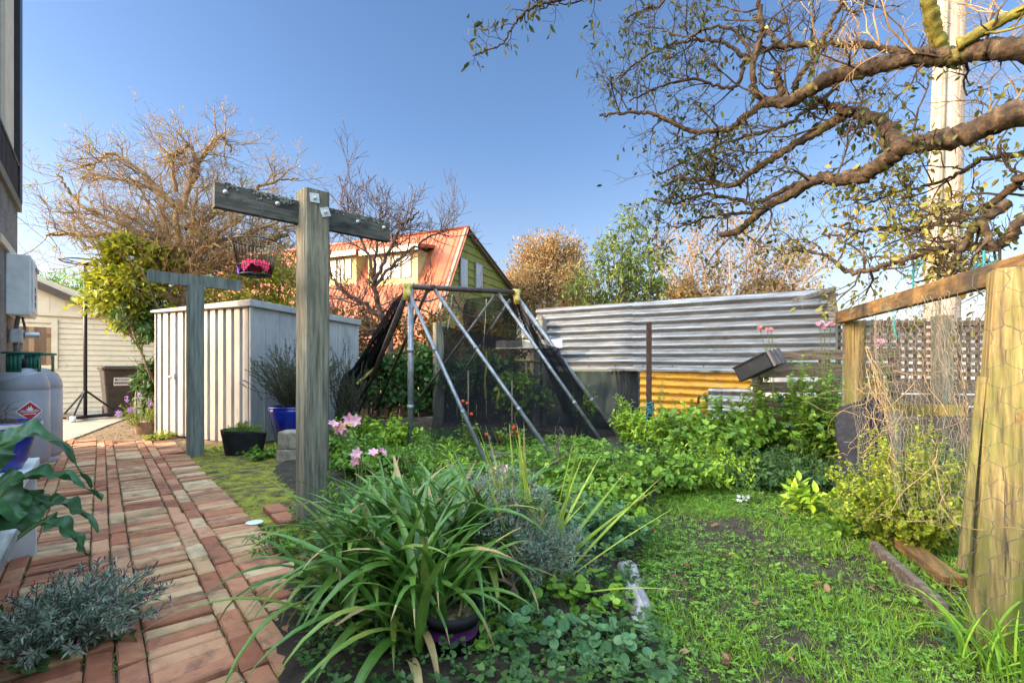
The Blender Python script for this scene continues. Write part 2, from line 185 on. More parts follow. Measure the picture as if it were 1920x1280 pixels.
# ------------------------------------------------------------------ mesh building
class MB:
    def __init__(s): s.v = []; s.f = []; s.m = []; s.n = 0
    def add(s, v, f, m=0):
        v = np.asarray(v, float).reshape(-1, 3)
        if isinstance(f, np.ndarray): s.f.append(f+s.n); s.m.append(np.full(len(f), m))
        else:
            for q in f: s.f.append(np.asarray([q])+s.n); s.m.append(np.array([m]))
        s.v.append(v); s.n += len(v); return s
    def box(s, c, size, ax=None, m=0):
        c = np.asarray(c, float); h = np.asarray(size, float)/2; ax = np.eye(3) if ax is None else np.asarray(ax, float)
        sg = np.array([[x, y, z] for x in (-1, 1) for y in (-1, 1) for z in (-1, 1)], float)
        return s.add(c+(sg*h)@ax, np.array([[0, 1, 3, 2], [4, 6, 7, 5], [0, 4, 5, 1], [2, 3, 7, 6], [0, 2, 6, 4], [1, 5, 7, 3]]), m)
    def bar(s, p, q, w, h, up=UP, m=0):
        p, q = np.asarray(p, float), np.asarray(q, float); d = nrm(q-p); up = np.array([.6, .8, 0]) if abs(np.dot(d, nrm(up))) > .97 else up; x = nrm(np.cross(d, up)); z = np.cross(x, d)
        return s.box((p+q)/2, (np.linalg.norm(q-p), w, h), (d, x, z), m)
    def tube(s, pts, rad, n=8, m=0, cap=True):
        P = np.asarray(pts, float); k = len(P); rad = np.broadcast_to(np.asarray(rad, float), (k,))
        T = np.gradient(P, axis=0); T = nrm(T); ref = np.array([0.13, .21, .97]) if abs(T[0][2]) < .9 else np.array([.9, .3, .1])
        X = nrm(np.cross(T, ref)); Yv = np.cross(T, X); a = np.arange(n)*2*math.pi/n
        V = P[:, None]+rad[:, None, None]*(np.cos(a)[None, :, None]*X[:, None]+np.sin(a)[None, :, None]*Yv[:, None])
        i = np.arange(k-1)[:, None]*n; j = np.arange(n)[None]; j2 = (j+1) % n
        Fq = np.stack([i+j, i+j2, i+n+j2, i+n+j], -1).reshape(-1, 4)
        s.add(V.reshape(-1, 3), Fq, m)
        if cap:
            b = s.n-k*n; s.f.append(np.array([list(range(b+n-1, b-1, -1))])); s.m.append(np.array([m]))
            b = s.n-n; s.f.append(np.array([list(range(b, b+n))])); s.m.append(np.array([m]))
        return s
    def lathe(s, prof, c, n=24, m=0, sq=1.0):
        c = np.asarray(c, float); a = np.arange(n)*2*math.pi/n; pr = np.asarray(prof, float); k = len(pr)
        V = np.stack([pr[:, 0, None]*np.cos(a), pr[:, 0, None]*np.sin(a)*sq, np.broadcast_to(pr[:, 1, None], (k, n))], -1)+c
        i = np.arange(k-1)[:, None]*n; j = np.arange(n)[None]; j2 = (j+1) % n
        return s.add(V.reshape(-1, 3), np.stack([i+j, i+j2, i+n+j2, i+n+j], -1).reshape(-1, 4), m)
    def grid(s, P, m=0):
        P = np.asarray(P, float); a, b = P.shape[:2]; i = np.arange(a-1)[:, None]*b; j = np.arange(b-1)[None]
        return s.add(P.reshape(-1, 3), np.stack([i+j, i+j+1, i+b+j+1, i+b+j], -1).reshape(-1, 4), m)
    def poly(s, pts, m=0): return s.add(pts, [list(range(len(pts)))], m)
    def prism(s, pts, d, m=0):
        P = np.asarray(pts, float); k = len(P); d = np.asarray(d, float)
        return s.add(np.vstack([P, P+d]), [list(range(k))[::-1], list(range(k, 2*k))]+[[i, (i+1) % k, k+(i+1) % k, k+i] for i in range(k)], m)
    def leaves(s, tv, tf, pos, dirs, nor, scale, m=0, wide=1.0):
        pos = np.asarray(pos, float); 
        if len(pos) == 0: return s
        y = nrm(dirs); x = nrm(np.cross(y, nor)); z = np.cross(x, y); sc_ = np.broadcast_to(np.asarray(scale, float), (len(pos),))[:, None, None]
        wd = np.broadcast_to(np.asarray(wide, float), (len(pos),))[:, None, None]
        V = pos[:, None]+sc_*(tv[None, :, 0, None]*wd*x[:, None]+tv[None, :, 1, None]*y[:, None]+tv[None, :, 2, None]*z[:, None])
        off = np.arange(len(pos))*len(tv)
        for f in tf:
            f = np.asarray(f); s.add(np.zeros((0, 3)), (off[:, None, None]+f[None]).reshape(-1, f.shape[1]), m)
        s.v.append(V.reshape(-1, 3)); s.n += len(V)*len(tv); return s
    def build(s, name, mats, parent=None, smooth=False, loc=None, bevel=0, label=None):
        V = np.vstack(s.v) if s.v else np.zeros((0, 3))
        org = ORG[parent.name] if parent is not None else (np.asarray(loc, float) if loc is not None else np.zeros(3))
        V = V-org; me = bpy.data.meshes.new(name); me.vertices.add(len(V)); me.vertices.foreach_set('co', V.astype(np.float32).ravel())
        tot = np.concatenate([np.full(len(f), f.shape[1]) for f in s.f]); li = np.concatenate([f.ravel() for f in s.f]); mi = np.concatenate(s.m)
        me.loops.add(len(li)); me.loops.foreach_set('vertex_index', li.astype(np.int32)); me.polygons.add(len(tot))
        me.polygons.foreach_set('loop_start', np.concatenate([[0], np.cumsum(tot)[:-1]]).astype(np.int32)); me.polygons.foreach_set('loop_total', tot.astype(np.int32))
        me.polygons.foreach_set('material_index', mi.astype(np.int32)); me.polygons.foreach_set('use_smooth', np.full(len(tot), smooth))
        me.update(calc_edges=True); me.validate()
        for k in ([mats] if isinstance(mats, str) else mats): me.materials.append(M[k])
        o = bpy.data.objects.new(name, me); COL.objects.link(o)
        if parent is not None: o.parent = parent
        else: o.location = org
        ORG[o.name] = org
        if bevel:
            b = o.modifiers.new('Bevel', 'BEVEL'); b.width = bevel; b.segments = 2; b.limit_method = 'ANGLE'
        if label: o['label'] = label
        return o
ORG = {}
def thing(name, label, cat, loc=(0, 0, 0), group=None):
    o = bpy.data.objects.new(name, None); COL.objects.link(o); o.location = loc; o.empty_display_size = .1; ORG[o.name] = np.asarray(loc, float)
    o['label'] = label; o['category'] = cat
    if group: o['group'] = group
    return o
def tag(o, label, cat, group=None):
    o['label'] = label; o['category'] = cat
    if group: o['group'] = group
    return o
def struct(o): o['kind'] = 'structure'; return o
LEAF = (np.array([(0, 0, 0), (-.36, .3, .05), (0, .33, -.02), (.36, .3, .05), (-.34, .65, .03), (0, .68, -.03), (.34, .65, .03), (0, 1, -.1)], float),
        [np.array([(0, 2, 1), (0, 3, 2), (4, 5, 7), (5, 6, 7)]), np.array([(1, 2, 5, 4), (2, 3, 6, 5)])])
LEAF4 = (np.array([(0, 0, 0), (-.42, .5, .08), (0, 1, -.06), (.42, .5, .08)], float), [np.array([(0, 2, 1), (0, 3, 2)])])
def lobe():
    v = [(0, 0, 0)]; prof = [(-.3, .02), (-.5, .22), (-.34, .36), (-.52, .62), (-.26, .66), (-.16, .86), (0, 1), (.16, .86), (.26, .66), (.52, .62), (.34, .36), (.5, .22), (.3, .02)]
    for x, y in prof: v.append((x, y, abs(x)*.16-.1*y*y))
    return np.array(v, float), [np.array([(0, i, i+1) for i in range(1, 13)][::-1])]
LOBED = lobe()
def round_leaf():
    v = [(0, .45, -.03)]
    for i in range(9):
        a = -math.pi/2+i*2*math.pi/9; v.append((.5*math.cos(a)*(1 if i else .3), .48+.5*math.sin(a), .06*(1 if i else -1)))
    return np.array(v, float), [np.array([(0, i, i % 9+1) for i in range(1, 10)])]
ROUND = round_leaf()
def tri():
    V = []; Fc = []
    for k in range(3):
        a = k*2*math.pi/3; d = np.array([math.sin(a), math.cos(a), 0]); x = np.array([math.cos(a), -math.sin(a), 0]); b = len(V)
        V += [d*.05, d*.45-x*.33+UP*.1, d*.95-x*.28+UP*.12, d*.85+UP*.06, d*.95+x*.28+UP*.12, d*.45+x*.33+UP*.1]
        Fc += [(b, b+3, b+2), (b, b+2, b+1), (b, b+4, b+3), (b, b+5, b+4)]
    return np.array(V), [np.array(Fc)]
CLOVER = tri()
def rdir(n, up=0.0):
    d = rng.normal(size=(n, 3)); d[:, 2] += up; return nrm(d)
def smooth_path(pts, k=6):
    P = np.asarray(pts, float)
    if len(P) < 3: return P
    out = []; E = np.vstack([2*P[0]-P[1], P, 2*P[-1]-P[-2]])
    for i in range(1, len(E)-2):
        for t in np.linspace(0, 1, k, endpoint=False):
            a, b, c, d = E[i-1:i+3]; out.append(.5*((2*b)+(-a+c)*t+(2*a-5*b+4*c-d)*t*t+(-a+3*b-3*c+d)*t**3))
    out.append(E[-2]); return np.array(out)

# ---- plants made of stems with leaves along them
def stems(base, n, h, spread, nseg=7, droop=.3, lean=(0, 0), hvar=.35, rad=.0, arch=0.0):
    base = np.asarray(base, float); az = rng.uniform(0, 2*math.pi, n); r = np.sqrt(rng.uniform(.02, 1, n))*spread; hh = h*(1-hvar*rng.random(n))*(1-.25*(r/(spread+1e-6))**2)
    t = np.linspace(0, 1, nseg)[None, :, None]
    out = np.stack([np.cos(az)*r+lean[0]*hh, np.sin(az)*r+lean[1]*hh, np.zeros(n)], -1)[:, None]
    foot = np.stack([np.cos(az)*r*rad, np.sin(az)*r*rad, np.zeros(n)], -1)[:, None]
    P = base+foot+(out-foot)*(t**(1.25))+UP*hh[:, None, None]*(t-droop*t*t*(r/(spread+1e-6))[:, None, None]*.8)
    w = rng.normal(size=(n, nseg, 3))*h*.018; w[:, 0] = 0
    return P+w
def plant(name, label, cat, base, n=30, h=.5, spread=.3, per=14, leaf=LEAF, size=.06, wide=.8, lm='leaf_green', sm='stem_green', stem_r=.003, droop=.3, start=.15, up=.5, out=.8,
          lean=(0, 0), group=None, nseg=7, rad=.3, hvar=.35, sizevar=.4, flowers=None, extra=None):
    base = np.asarray(base, float); th = thing(name, label, cat, base, group)
    P = stems(base, n, h, spread, nseg, droop, lean, hvar, rad=rad)
    sb = MB()
    for k in range(n): sb.tube(P[k], np.linspace(stem_r, stem_r*.5, nseg), 4, cap=False)
    sb.build('stem', sm, th, True)
    t = start+(1-start)*rng.random((n, per))**.85; x = t*(nseg-1); i = np.clip(x.astype(int), 0, nseg-2); f = (x-i)[..., None]
    idx = np.arange(n)[:, None]; pos = P[idx, i]*(1-f)+P[idx, i+1]*f; tan = nrm(P[idx, i+1]-P[idx, i])
    side = rng.normal(size=pos.shape); side -= (side*tan).sum(-1, keepdims=True)*tan; side = nrm(side)
    d = nrm(side*out+tan*up+rng.normal(size=pos.shape)*.15); nor = nrm(tan*.6+UP*.9+rng.normal(size=pos.shape)*.35)
    lb = MB(); lb.leaves(leaf[0], leaf[1], pos.reshape(-1, 3), d.reshape(-1, 3), nor.reshape(-1, 3), (size*(1-sizevar*rng.random(n*per))*(1.05-.35*t.reshape(-1))), 0, wide)
    lb.build('foliage', lm, th)
    return th, P
def clump(th, center, rad, n, leaf, size, lm, wide=.8, up=.5, shell=.5, name='foliage', k=30, drop=0.0):
    """leaves in uneven clumps through an ellipsoid"""
    c = np.asarray(center, float); rad = np.asarray(rad, float); cc = rdir(k)*(shell+(1-shell)*rng.random((k, 1)))*rng.uniform(.75, 1.08, (k, 1)); s = rng.uniform(.14, .34, k)
    pick = rng.integers(0, k, n); q = cc[pick]+rng.normal(size=(n, 3))*s[pick][:, None]*.6
    pos = c+q*rad; d = nrm(q+rng.normal(size=(n, 3))*.7-UP*drop); nor = nrm(q*.6+UP*up+rng.normal(size=(n, 3))*.6)
    b = MB(); b.leaves(leaf[0], leaf[1], pos, d, nor, size*(.6+.6*rng.random(n)), 0, wide); return b.build(name, lm, th)
# ---- bare wood: limbs that fork into twigs
class Wood:
    def __init__(s): s.b = MB(); s.tips = []; s.segs = []
    def limb(s, pts, r0, r1, n=8, wob=0.0, k=6, m=0):
        P = smooth_path(pts, k); kk = len(P); t = np.linspace(0, 1, kk)
        if wob: P[1:-1] += rng.normal(size=(kk-2, 3))*wob
        rad = (r0*(1-t)+r1*t)*(1+rng.normal(size=kk)*.05)
        v0 = len(s.b.v); s.b.tube(P, rad, n, m)
        if n >= 9:                                       # ridged, knobbly bark
            V = s.b.v[v0].reshape(kk, n, 3); c = P[:, None]; th = np.arange(n)*2*math.pi/n; u = np.arange(kk)
            kn_ = .35 if m == 0 and r0 > .075 and kk < 40 else 1.0; f = 1+.07*np.sin(5*th[None]+1.3*np.sin(u*.35)[:, None]+u[:, None]*.11)+.05*np.sin(9*th[None]-u[:, None]*.5)+rng.normal(size=(kk, n))*.055
            for _ in range(max(1, kk//14)):
                a, q = rng.integers(0, kk), rng.integers(0, n); dd = np.exp(-((u[:, None]-a)/1.6)**2-((((np.arange(n)-q+n/2) % n)-n/2)[None]/(n*.12))**2); f = f+.32*dd
            s.b.v[v0] = (c+(V-c)*f[..., None]).reshape(-1, 3)
        s.segs.append((P, rad)); return P, rad
    def twig(s, p, d, L, r, level, bend=.25, up=.15, kids=4, n=4, seg=5, ang=.9, m=0, minr=.0012):
        P = [np.asarray(p, float)]; d = nrm(d); st = L/seg
        for i in range(seg):
            d = nrm(d+rng.normal(size=3)*bend+UP*up*.3); P.append(P[-1]+d*st)
        P = np.array(P); rad = np.maximum(np.linspace(r, r*.45, seg+1), minr); s.b.tube(P, rad, n if level > 0 else 3, m, cap=False)
        if level == 0: s.tips.append((P[-1], d)); s.tips.append((P[seg//2], d)); return
        for k in range(kids):
            t = rng.uniform(.2, 1.0)*seg; i = min(int(t), seg-1); q = P[i]+(P[i+1]-P[i])*(t-i); T = nrm(P[i+1]-P[i])
            o = rng.normal(size=3); o -= o.dot(T)*T; o = nrm(o)
            s.twig(q, T*math.cos(ang)+o*math.sin(ang)+UP*up, L*rng.uniform(.4, .7), max(rad[i]*.62, minr), level-1, bend, up, kids, n, max(3, seg-1), ang, m, minr)
    def spread(s, P, rad, count, L, level, start=.2, up=.15, kids=4, ang=1.0, bend=.25, minr=.0012, rmax=.02, m=0):
        for _ in range(count):
            i = int(rng.uniform(start, .99)*(len(P)-1)); T = nrm(P[i+1]-P[i]); o = rng.normal(size=3); o -= o.dot(T)*T; o = nrm(o)
            s.twig(P[i]+o*rad[i]*.5, T*math.cos(ang)+o*math.sin(ang)+UP*up, L*rng.uniform(.5, 1.1), min(rad[i]*.55, rmax), level, bend, up, kids, ang=ang*.85, minr=minr, m=m)
    def leaf_at_tips(s, th, frac, per, leaf, size, lm, wide=.6, jitter=.03, keep=None, drop=.6, name='crown'):
        T = np.array([t[0] for t in s.tips]); D = np.array([t[1] for t in s.tips])
        sel = rng.random(len(T)) < frac
        if keep is not None: sel &= keep(T)
        T = np.repeat(T[sel], per, 0); D = np.repeat(D[sel], per, 0); n = len(T)
        b = MB(); b.leaves(leaf[0], leaf[1], T+rng.normal(size=(n, 3))*jitter, nrm(D*.5+rng.normal(size=(n, 3))*.7-UP*drop), rdir(n, .5), size*(.6+.6*rng.random(n)), 0, wide)
        return b.build(name, lm, th)

# ------------------------------------------------------------------ world, sun, camera
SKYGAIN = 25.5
EL = R(20.0); SH = nrm(np.array([-.98, -.2, 0])); SUN = SH*math.cos(EL)+UP*math.sin(EL)
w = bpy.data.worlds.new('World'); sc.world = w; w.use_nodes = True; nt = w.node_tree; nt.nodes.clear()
sky = N(nt, 'ShaderNodeTexSky'); sky.sky_type = 'NISHITA'; sky.sun_disc = False; sky.sun_elevation = EL; sky.sun_rotation = math.atan2(SUN[0], SUN[1]); sky.air_density = 1.0; sky.dust_density = 1.2; sky.ozone_density = 2.0
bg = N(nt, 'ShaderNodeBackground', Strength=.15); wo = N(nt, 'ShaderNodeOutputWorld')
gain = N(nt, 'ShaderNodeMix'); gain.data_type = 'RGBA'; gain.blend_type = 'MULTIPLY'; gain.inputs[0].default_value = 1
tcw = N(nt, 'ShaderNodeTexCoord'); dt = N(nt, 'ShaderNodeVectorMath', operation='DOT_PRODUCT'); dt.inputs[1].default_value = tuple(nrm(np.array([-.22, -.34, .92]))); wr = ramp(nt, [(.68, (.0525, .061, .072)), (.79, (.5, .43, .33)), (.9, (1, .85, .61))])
mr = N(nt, 'ShaderNodeMapRange'); mr.inputs[1].default_value = -1; mr.inputs[2].default_value = 1; vs = N(nt, 'ShaderNodeVectorMath', operation='SCALE'); vs.inputs['Scale'].default_value = SKYGAIN     # boosts the unseen sky overhead and behind the camera, warm, to fill the shade
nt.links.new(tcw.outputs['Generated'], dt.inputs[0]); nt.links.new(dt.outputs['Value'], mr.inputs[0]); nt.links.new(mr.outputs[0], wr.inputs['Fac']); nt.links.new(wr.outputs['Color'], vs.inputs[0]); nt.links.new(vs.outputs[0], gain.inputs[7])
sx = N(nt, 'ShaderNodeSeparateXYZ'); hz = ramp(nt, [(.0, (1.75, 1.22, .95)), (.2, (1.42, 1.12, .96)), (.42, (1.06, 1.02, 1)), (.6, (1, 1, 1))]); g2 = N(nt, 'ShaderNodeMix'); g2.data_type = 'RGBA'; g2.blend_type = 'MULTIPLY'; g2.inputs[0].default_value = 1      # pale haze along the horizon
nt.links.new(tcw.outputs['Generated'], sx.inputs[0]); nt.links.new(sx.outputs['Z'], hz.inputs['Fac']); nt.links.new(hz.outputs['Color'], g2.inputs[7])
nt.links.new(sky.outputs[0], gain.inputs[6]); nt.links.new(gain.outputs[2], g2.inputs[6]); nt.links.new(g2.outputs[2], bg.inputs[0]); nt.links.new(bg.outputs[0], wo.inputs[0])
sd = bpy.data.lights.new('sun', 'SUN'); sd.energy = 5.0; sd.angle = R(.8); sd.color = (1, .82, .56); so = bpy.data.objects.new('sun', sd); COL.objects.link(so)
so.rotation_euler = Vector(SUN).to_track_quat('Z', 'Y').to_euler(); so.location = (-20, -12, 12)
cd = bpy.data.cameras.new('camera'); cam = bpy.data.objects.new('camera', cd); COL.objects.link(cam); cam.location = (0, 0, CH); cam.rotation_euler = (R(90), 0, 0)
cd.sensor_width = 36; cd.lens = F/1920*36; cd.shift_y = (HV-640)/1920; cd.clip_start = .05; cd.clip_end = 2000; sc.camera = cam
sc.view_settings.view_transform = 'Standard'; sc.view_settings.look = 'None'; sc.view_settings.exposure = 0; sc.view_settings.gamma = 1
sc.cycles.max_bounces = 6; sc.cycles.transparent_max_bounces = 16; sc.cycles.use_denoising = True
# ================================================================== the setting
def sheet(name, pts, z, m): return struct(MB().poly([(p[0], p[1], z) for p in pts]).build(name, m))
gx = np.linspace(-1, 1, 41); gx = np.sign(gx)*(np.abs(gx)**3)*300; gX, gY = np.meshgrid(gx, gx+60, indexing='ij')
struct(MB().grid(np.stack([gX, gY, np.zeros_like(gX)], -1)).build('ground', 'ground'))
def bumpy(name, poly, z, amp, m, step=.06, fr=3.0):
    """a closed outline filled with an uneven surface that sinks below the ground at its rim"""
    P = np.asarray(poly, float)[:, :2]; lo, hi = P.min(0)-.05, P.max(0)+.05
    X, Y = np.meshgrid(np.arange(lo[0], hi[0], step), np.arange(lo[1], hi[1], step), indexing='ij')
    d = np.full(X.shape, 1e9); ins = np.zeros(X.shape, bool)
    for i in range(len(P)):
        a, b = P[i], P[(i+1) % len(P)]; e = b-a; t = np.clip(((X-a[0])*e[0]+(Y-a[1])*e[1])/(e@e), 0, 1)
        d = np.minimum(d, np.hypot(X-a[0]-t*e[0], Y-a[1]-t*e[1])); c = ((a[1] > Y) != (b[1] > Y))
        with np.errstate(divide='ignore', invalid='ignore'): ins ^= c & (X < (b[0]-a[0])*(Y-a[1])/(b[1]-a[1])+a[0])
    sdv = np.where(ins, d, -d); Z = z*np.clip(sdv/.08+.5, -.6, 1)
    for k in range(5): Z = Z+amp/(k+1)*np.sin(X*fr*(1.7**k)*1.1+k*2.1+1.3*np.sin(Y*fr*(1.6**k)))*np.cos(Y*fr*(1.7**k)+k)*np.clip(sdv/.1, 0, 1)
    Z = np.where(sdv > -.06, Z, -.03)
    o = MB().grid(np.stack([X, Y, Z], -1)).build(name, m, smooth=True); return o
def inside(x, y, poly):
    P = np.asarray(poly, float); r = np.zeros(np.shape(x), bool)
    for i in range(len(P)):
        a, b = P[i], P[(i+1) % len(P)]; c = (a[1] > y) != (b[1] > y); r ^= c & (x < (b[0]-a[0])*(y-a[1])/(b[1]-a[1]+1e-12)+a[0])
    return r
def scatter_in(poly, n):
    P = np.asarray(poly, float)[:, :2]; lo, hi = P.min(0), P.max(0); x = rng.uniform(lo[0], hi[0], n*3); y = rng.uniform(lo[1], hi[1], n*3); k = inside(x, y, P[:, :2]); return np.stack([x[k], y[k]], -1)[:n]
def abp(l): return [ab(a, b)[:2] for a, b in l]
# bricks of the path, laid on a joint bed
A0, A1 = -1.2, 7.72
struct(MB().prism([ab(A0, 1.32), ab(2.6, 1.32), ab(2.75, .735), ab(7.88, .735), ab(9.35, -.74), ab(A0, -.74)], UP*.016).build('path_bed', 'joint'))
def brick(b, a0, a1, b0, b1, m):
    g = .004+.003*rng.random(); a0 += g; a1 -= g; b0 += g*.6; b1 -= g*.6; top = .036+rng.normal()*.0034; c = .006; tl = rng.normal(size=2)*.0026
    lo = [ab(a, q, .006) for a, q in ((a0, b0), (a1, b0), (a1, b1), (a0, b1))]
    jit = lambda: rng.normal()*.0015
    mid = [ab(a+jit(), q+jit(), top-c+tl[0]*s+tl[1]*t) for a, q, s, t in ((a0, b0, -1, -1), (a1, b0, 1, -1), (a1, b1, 1, 1), (a0, b1, -1, 1))]
    hi = [ab(a, q, top+tl[0]*s+tl[1]*t) for a, q, s, t in ((a0+c, b0+c, -1, -1), (a1-c, b0+c, 1, -1), (a1-c, b1-c, 1, 1), (a0+c, b1-c, -1, 1))]
    b.add(lo+mid+hi, [(8, 9, 10, 11)]+[(i, (i+1) % 4, 4+(i+1) % 4, 4+i) for i in range(4)]+[(4+i, 4+(i+1) % 4, 8+(i+1) % 4, 8+i) for i in range(4)], m)
pb = MB()
cross = [(.505, .735), (.115, .34), (-.275, -.045), (-.665, -.435)]; longs = [(.42, .505), (.34, .42), (.035, .115), (-.045, .035), (-.355, -.275), (-.435, -.355)]
for q, (b0, b1) in enumerate(cross):
    a = A0; k = 0; run = 0; mm = 0
    while a < 8.5-(b0+b1)/2:
        p = .078+rng.normal()*.0015
        if run <= 0: run = rng.integers(1, 6); mm = 1 if rng.random() < (.85 if a < 2.25 else (.5 if q == 0 else .3)) else 0
        run -= 1; brick(pb, a, a+p, b0, b1, mm if rng.random() > .22 else 1-mm); a += p
for b0, b1 in longs:
    a = A0-rng.random()*.2
    while a < 8.4-(b0+b1)/2: brick(pb, a, a+.235, b0, b1, 1 if rng.random() < .9 else 0); a += .235
for b0, b1, w_ in ((.735, .85, .235), (.85, .965, .235), (.965, 1.2, .078), (1.2, 1.315, .235)):      # the wider near end
    a = A0
    while a < 2.3-(b0-.735)*.6: brick(pb, a, a+w_, b0, b1, 1 if rng.random() < .85 else 0); a += w_
struct(pb.build('path', ['brick_buff', 'brick_red']))
pad = [G(20, 850), G(100, 838), G(152, 821), G(200, 801), G(238, 787), G(262, 778), ab(14.5, 1.1), ab(14.5, -4), ab(9, -4)]
struct(MB().prism([(p[0], p[1], 0) for p in pad], UP*.035).build('pavement', 'concrete'))
struct(bumpy('dirt_strip', [G(100, 836), G(152, 819), G(205, 799), G(262, 777), ab(14.4, 2.3), ab(11, 4.2), ab(8.6, 2.2), ab(6.2, .76), ab(7.9, .76), ab(9.1, -.4)], .02, .006, 'litter', .08))
MOSS = abp([(2.45, .745), (6.6, .745), (7.3, .9), (7.0, 2.2), (5.5, 2.3), (3.9, 1.55), (2.5, 1.32)])
struct(bumpy('moss_ground', MOSS, .022, .008, 'moss', .04, 6))
BED = [(-1.06, 2.25), (-.92, 1.85), (-.72, 1.45), (-.5, 1.0), (.55, 1.0), (.5, 1.9), (.58, 2.3), (1.0, 3.5), (1.5, 4.0), (3.0, 3.9), (5.2, 4.6), (4.6, 6.2), (.6, 9.0), (-3.0, 9.5), (-3.0, 7.0), (-2.3, 4.6), (-1.25, 3.1), (-1.0, 2.6)]
struct(bumpy('garden_bed', BED, .05, .02, 'soil', .09, 2.5))
# lawn: blades and clover, past counting
struct(bumpy('lawn_soil', [(.42, .8), (3.8, .8), (3.6, 3.2), (2.9, 4.1), (1.5, 4.1), (.95, 3.6), (.5, 2.3), (.42, 1.8)], .006, .006, 'soil', .03, 7))
LAWN = [(.5, .9), (3.6, .9), (3.4, 3.0), (2.9, 4.0), (1.5, 4.05), (.95, 3.5), (.56, 2.3), (.47, 1.8)]
p = scatter_in(LAWN, 105000); n = len(p)
bare = (np.sin(p[:, 0]*3.1+1.0)*np.sin(p[:, 1]*2.7+.6)+.6*np.sin(p[:, 0]*7.3+p[:, 1]*5.1))
def holes(p):
    wv = .25*np.sin(p[:, 0]*17+p[:, 1]*9)+.2*np.sin(p[:, 1]*23-p[:, 0]*11)+.12*np.sin(p[:, 0]*41)
    h = np.full(len(p), 9.)
    for x, y, r in ((1.38, 2.98, .26), (.8, 1.52, .13), (1.72, 2.5, .12), (1.15, 2.3, .07), (1.95, 2.1, .14), (1.0, 1.72, .09), (2.25, 2.0, .1), (1.5, 1.7, .08), (2.0, 2.75, .12), (.75, 2.05, .08)): h = np.minimum(h, np.hypot(p[:, 0]-x, (p[:, 1]-y)*1.45)/r+wv)
    return h
hv = holes(p); keep = (rng.random(n) < np.clip(.85+.35*bare, .4, 1)*np.clip((hv-.45)*1.5, .2, 1)); p = p[keep]; n = len(p)
BL = (np.array([(-.5, 0, 0), (.5, 0, 0), (-.36, .5, .03), (.36, .5, .03), (0, 1, .16)], float), [np.array([(0, 1, 3, 2)]), np.array([(2, 3, 4)])])
d = nrm(rng.normal(size=(n, 3))*np.array([.55, .55, .2])+UP*1.0); b = MB()
b.leaves(BL[0], BL[1], np.c_[p, np.full(n, .004)], d, rdir(n), rng.uniform(.014, .05, n)*(.7+.6*rng.random(n)**3)*(1+.3*np.clip(bare[keep], -1, 1)), 0, rng.uniform(.05, .1, n))
g_ = b.build('lawn_grass', 'grass'); g_['kind'] = 'stuff'; tag(g_, 'short green grass blades growing over the lawn', 'grass')
p = scatter_in(LAWN, 24000); n = len(p); dens = np.sin(p[:, 0]*2.6+.4)*np.cos(p[:, 1]*2.2+1.1)+.5*(p[:, 0]-1.2)
p = p[(rng.random(n) < np.clip(.55+.5*dens, .15, 1)*np.clip((holes(p)-.6)*1.5, .06, 1))]; n = len(p); b = MB()
b.leaves(CLOVER[0], CLOVER[1], np.c_[p, rng.uniform(.012, .042, n)], rdir(n)*np.array([1, 1, .15]), nrm(rdir(n)*.4+UP), rng.uniform(.008, .017, n)); c_ = b.build('clover', 'clover'); c_['kind'] = 'stuff'; tag(c_, 'low clover spread through the lawn grass', 'clover')
p = np.vstack([scatter_in(LAWN, 170), scatter_in([ab(3, 0)[:2], ab(7, 0)[:2], ab(7, .7)[:2], ab(3, .7)[:2]], 10)]); n = len(p); b = MB()
b.leaves(LEAF[0], LEAF[1], np.c_[p, rng.uniform(.02, .045, n)], rdir(n)*np.array([1, 1, .2]), nrm(rdir(n)*.5+UP), rng.uniform(.025, .05, n), 0, .7)
f_ = b.build('fallen_leaves', 'dead_leaf'); f_['kind'] = 'stuff'; tag(f_, 'brown fallen leaves lying on the lawn', 'leaves')
p = scatter_in([q[:2] for q in (G(110, 834), G(152, 819), G(205, 799), ab(10.8, 3.6)[:2], ab(8.4, 1.5), ab(7.2, .78), ab(7.8, .76), ab(7.78, -.5))], 900); n = len(p); b = MB()
b.leaves(LEAF4[0], LEAF4[1], np.c_[p, rng.uniform(.02, .04, n)], rdir(n)*np.array([1, 1, .2]), nrm(rdir(n)*.5+UP), rng.uniform(.02, .05, n), 0, .7)
f_ = b.build('leaf_litter', 'dead_leaf'); f_['kind'] = 'stuff'; tag(f_, 'dry leaf litter on the dirt between path and concrete', 'leaves')
p = scatter_in(LAWN, 5000); n = len(p); b = MB(); r_ = rng.uniform(.002, .008, n); ov = np.array([(-1, 0, 0), (0, -1, 0), (1, 0, 0), (0, 1, 0), (0, 0, .9), (.1, .2, -.5)], float)
b.leaves(ov, [np.array([(0, 1, 4), (1, 2, 4), (2, 3, 4), (3, 0, 4), (1, 0, 5), (2, 1, 5), (3, 2, 5), (0, 3, 5)])], np.c_[p, r_*.5+.008], rdir(n), rdir(n), r_); s_ = b.build('soil_crumbs', 'soil'); s_['kind'] = 'stuff'; tag(s_, 'loose crumbs of dark soil between the grass', 'soil')
p = scatter_in(LAWN, 520); n = len(p); p = p[np.sin(p[:, 0]*3+1)*np.cos(p[:, 1]*4) > -.3]; q = np.repeat(p, 6, 0)+rng.normal(size=(len(p)*6, 2))*.02; n = len(q); b = MB()
b.leaves(LEAF[0], LEAF[1], np.c_[q, rng.uniform(.01, .04, n)], rdir(n)*np.array([1, 1, .2])+UP*.25, nrm(rdir(n)*.4+UP), rng.uniform(.018, .045, n), 0, .7)
g_ = b.build('lawn_weeds', 'leaf_green'); g_['kind'] = 'stuff'; tag(g_, 'small broad-leaved weeds scattered over the lawn', 'weeds')
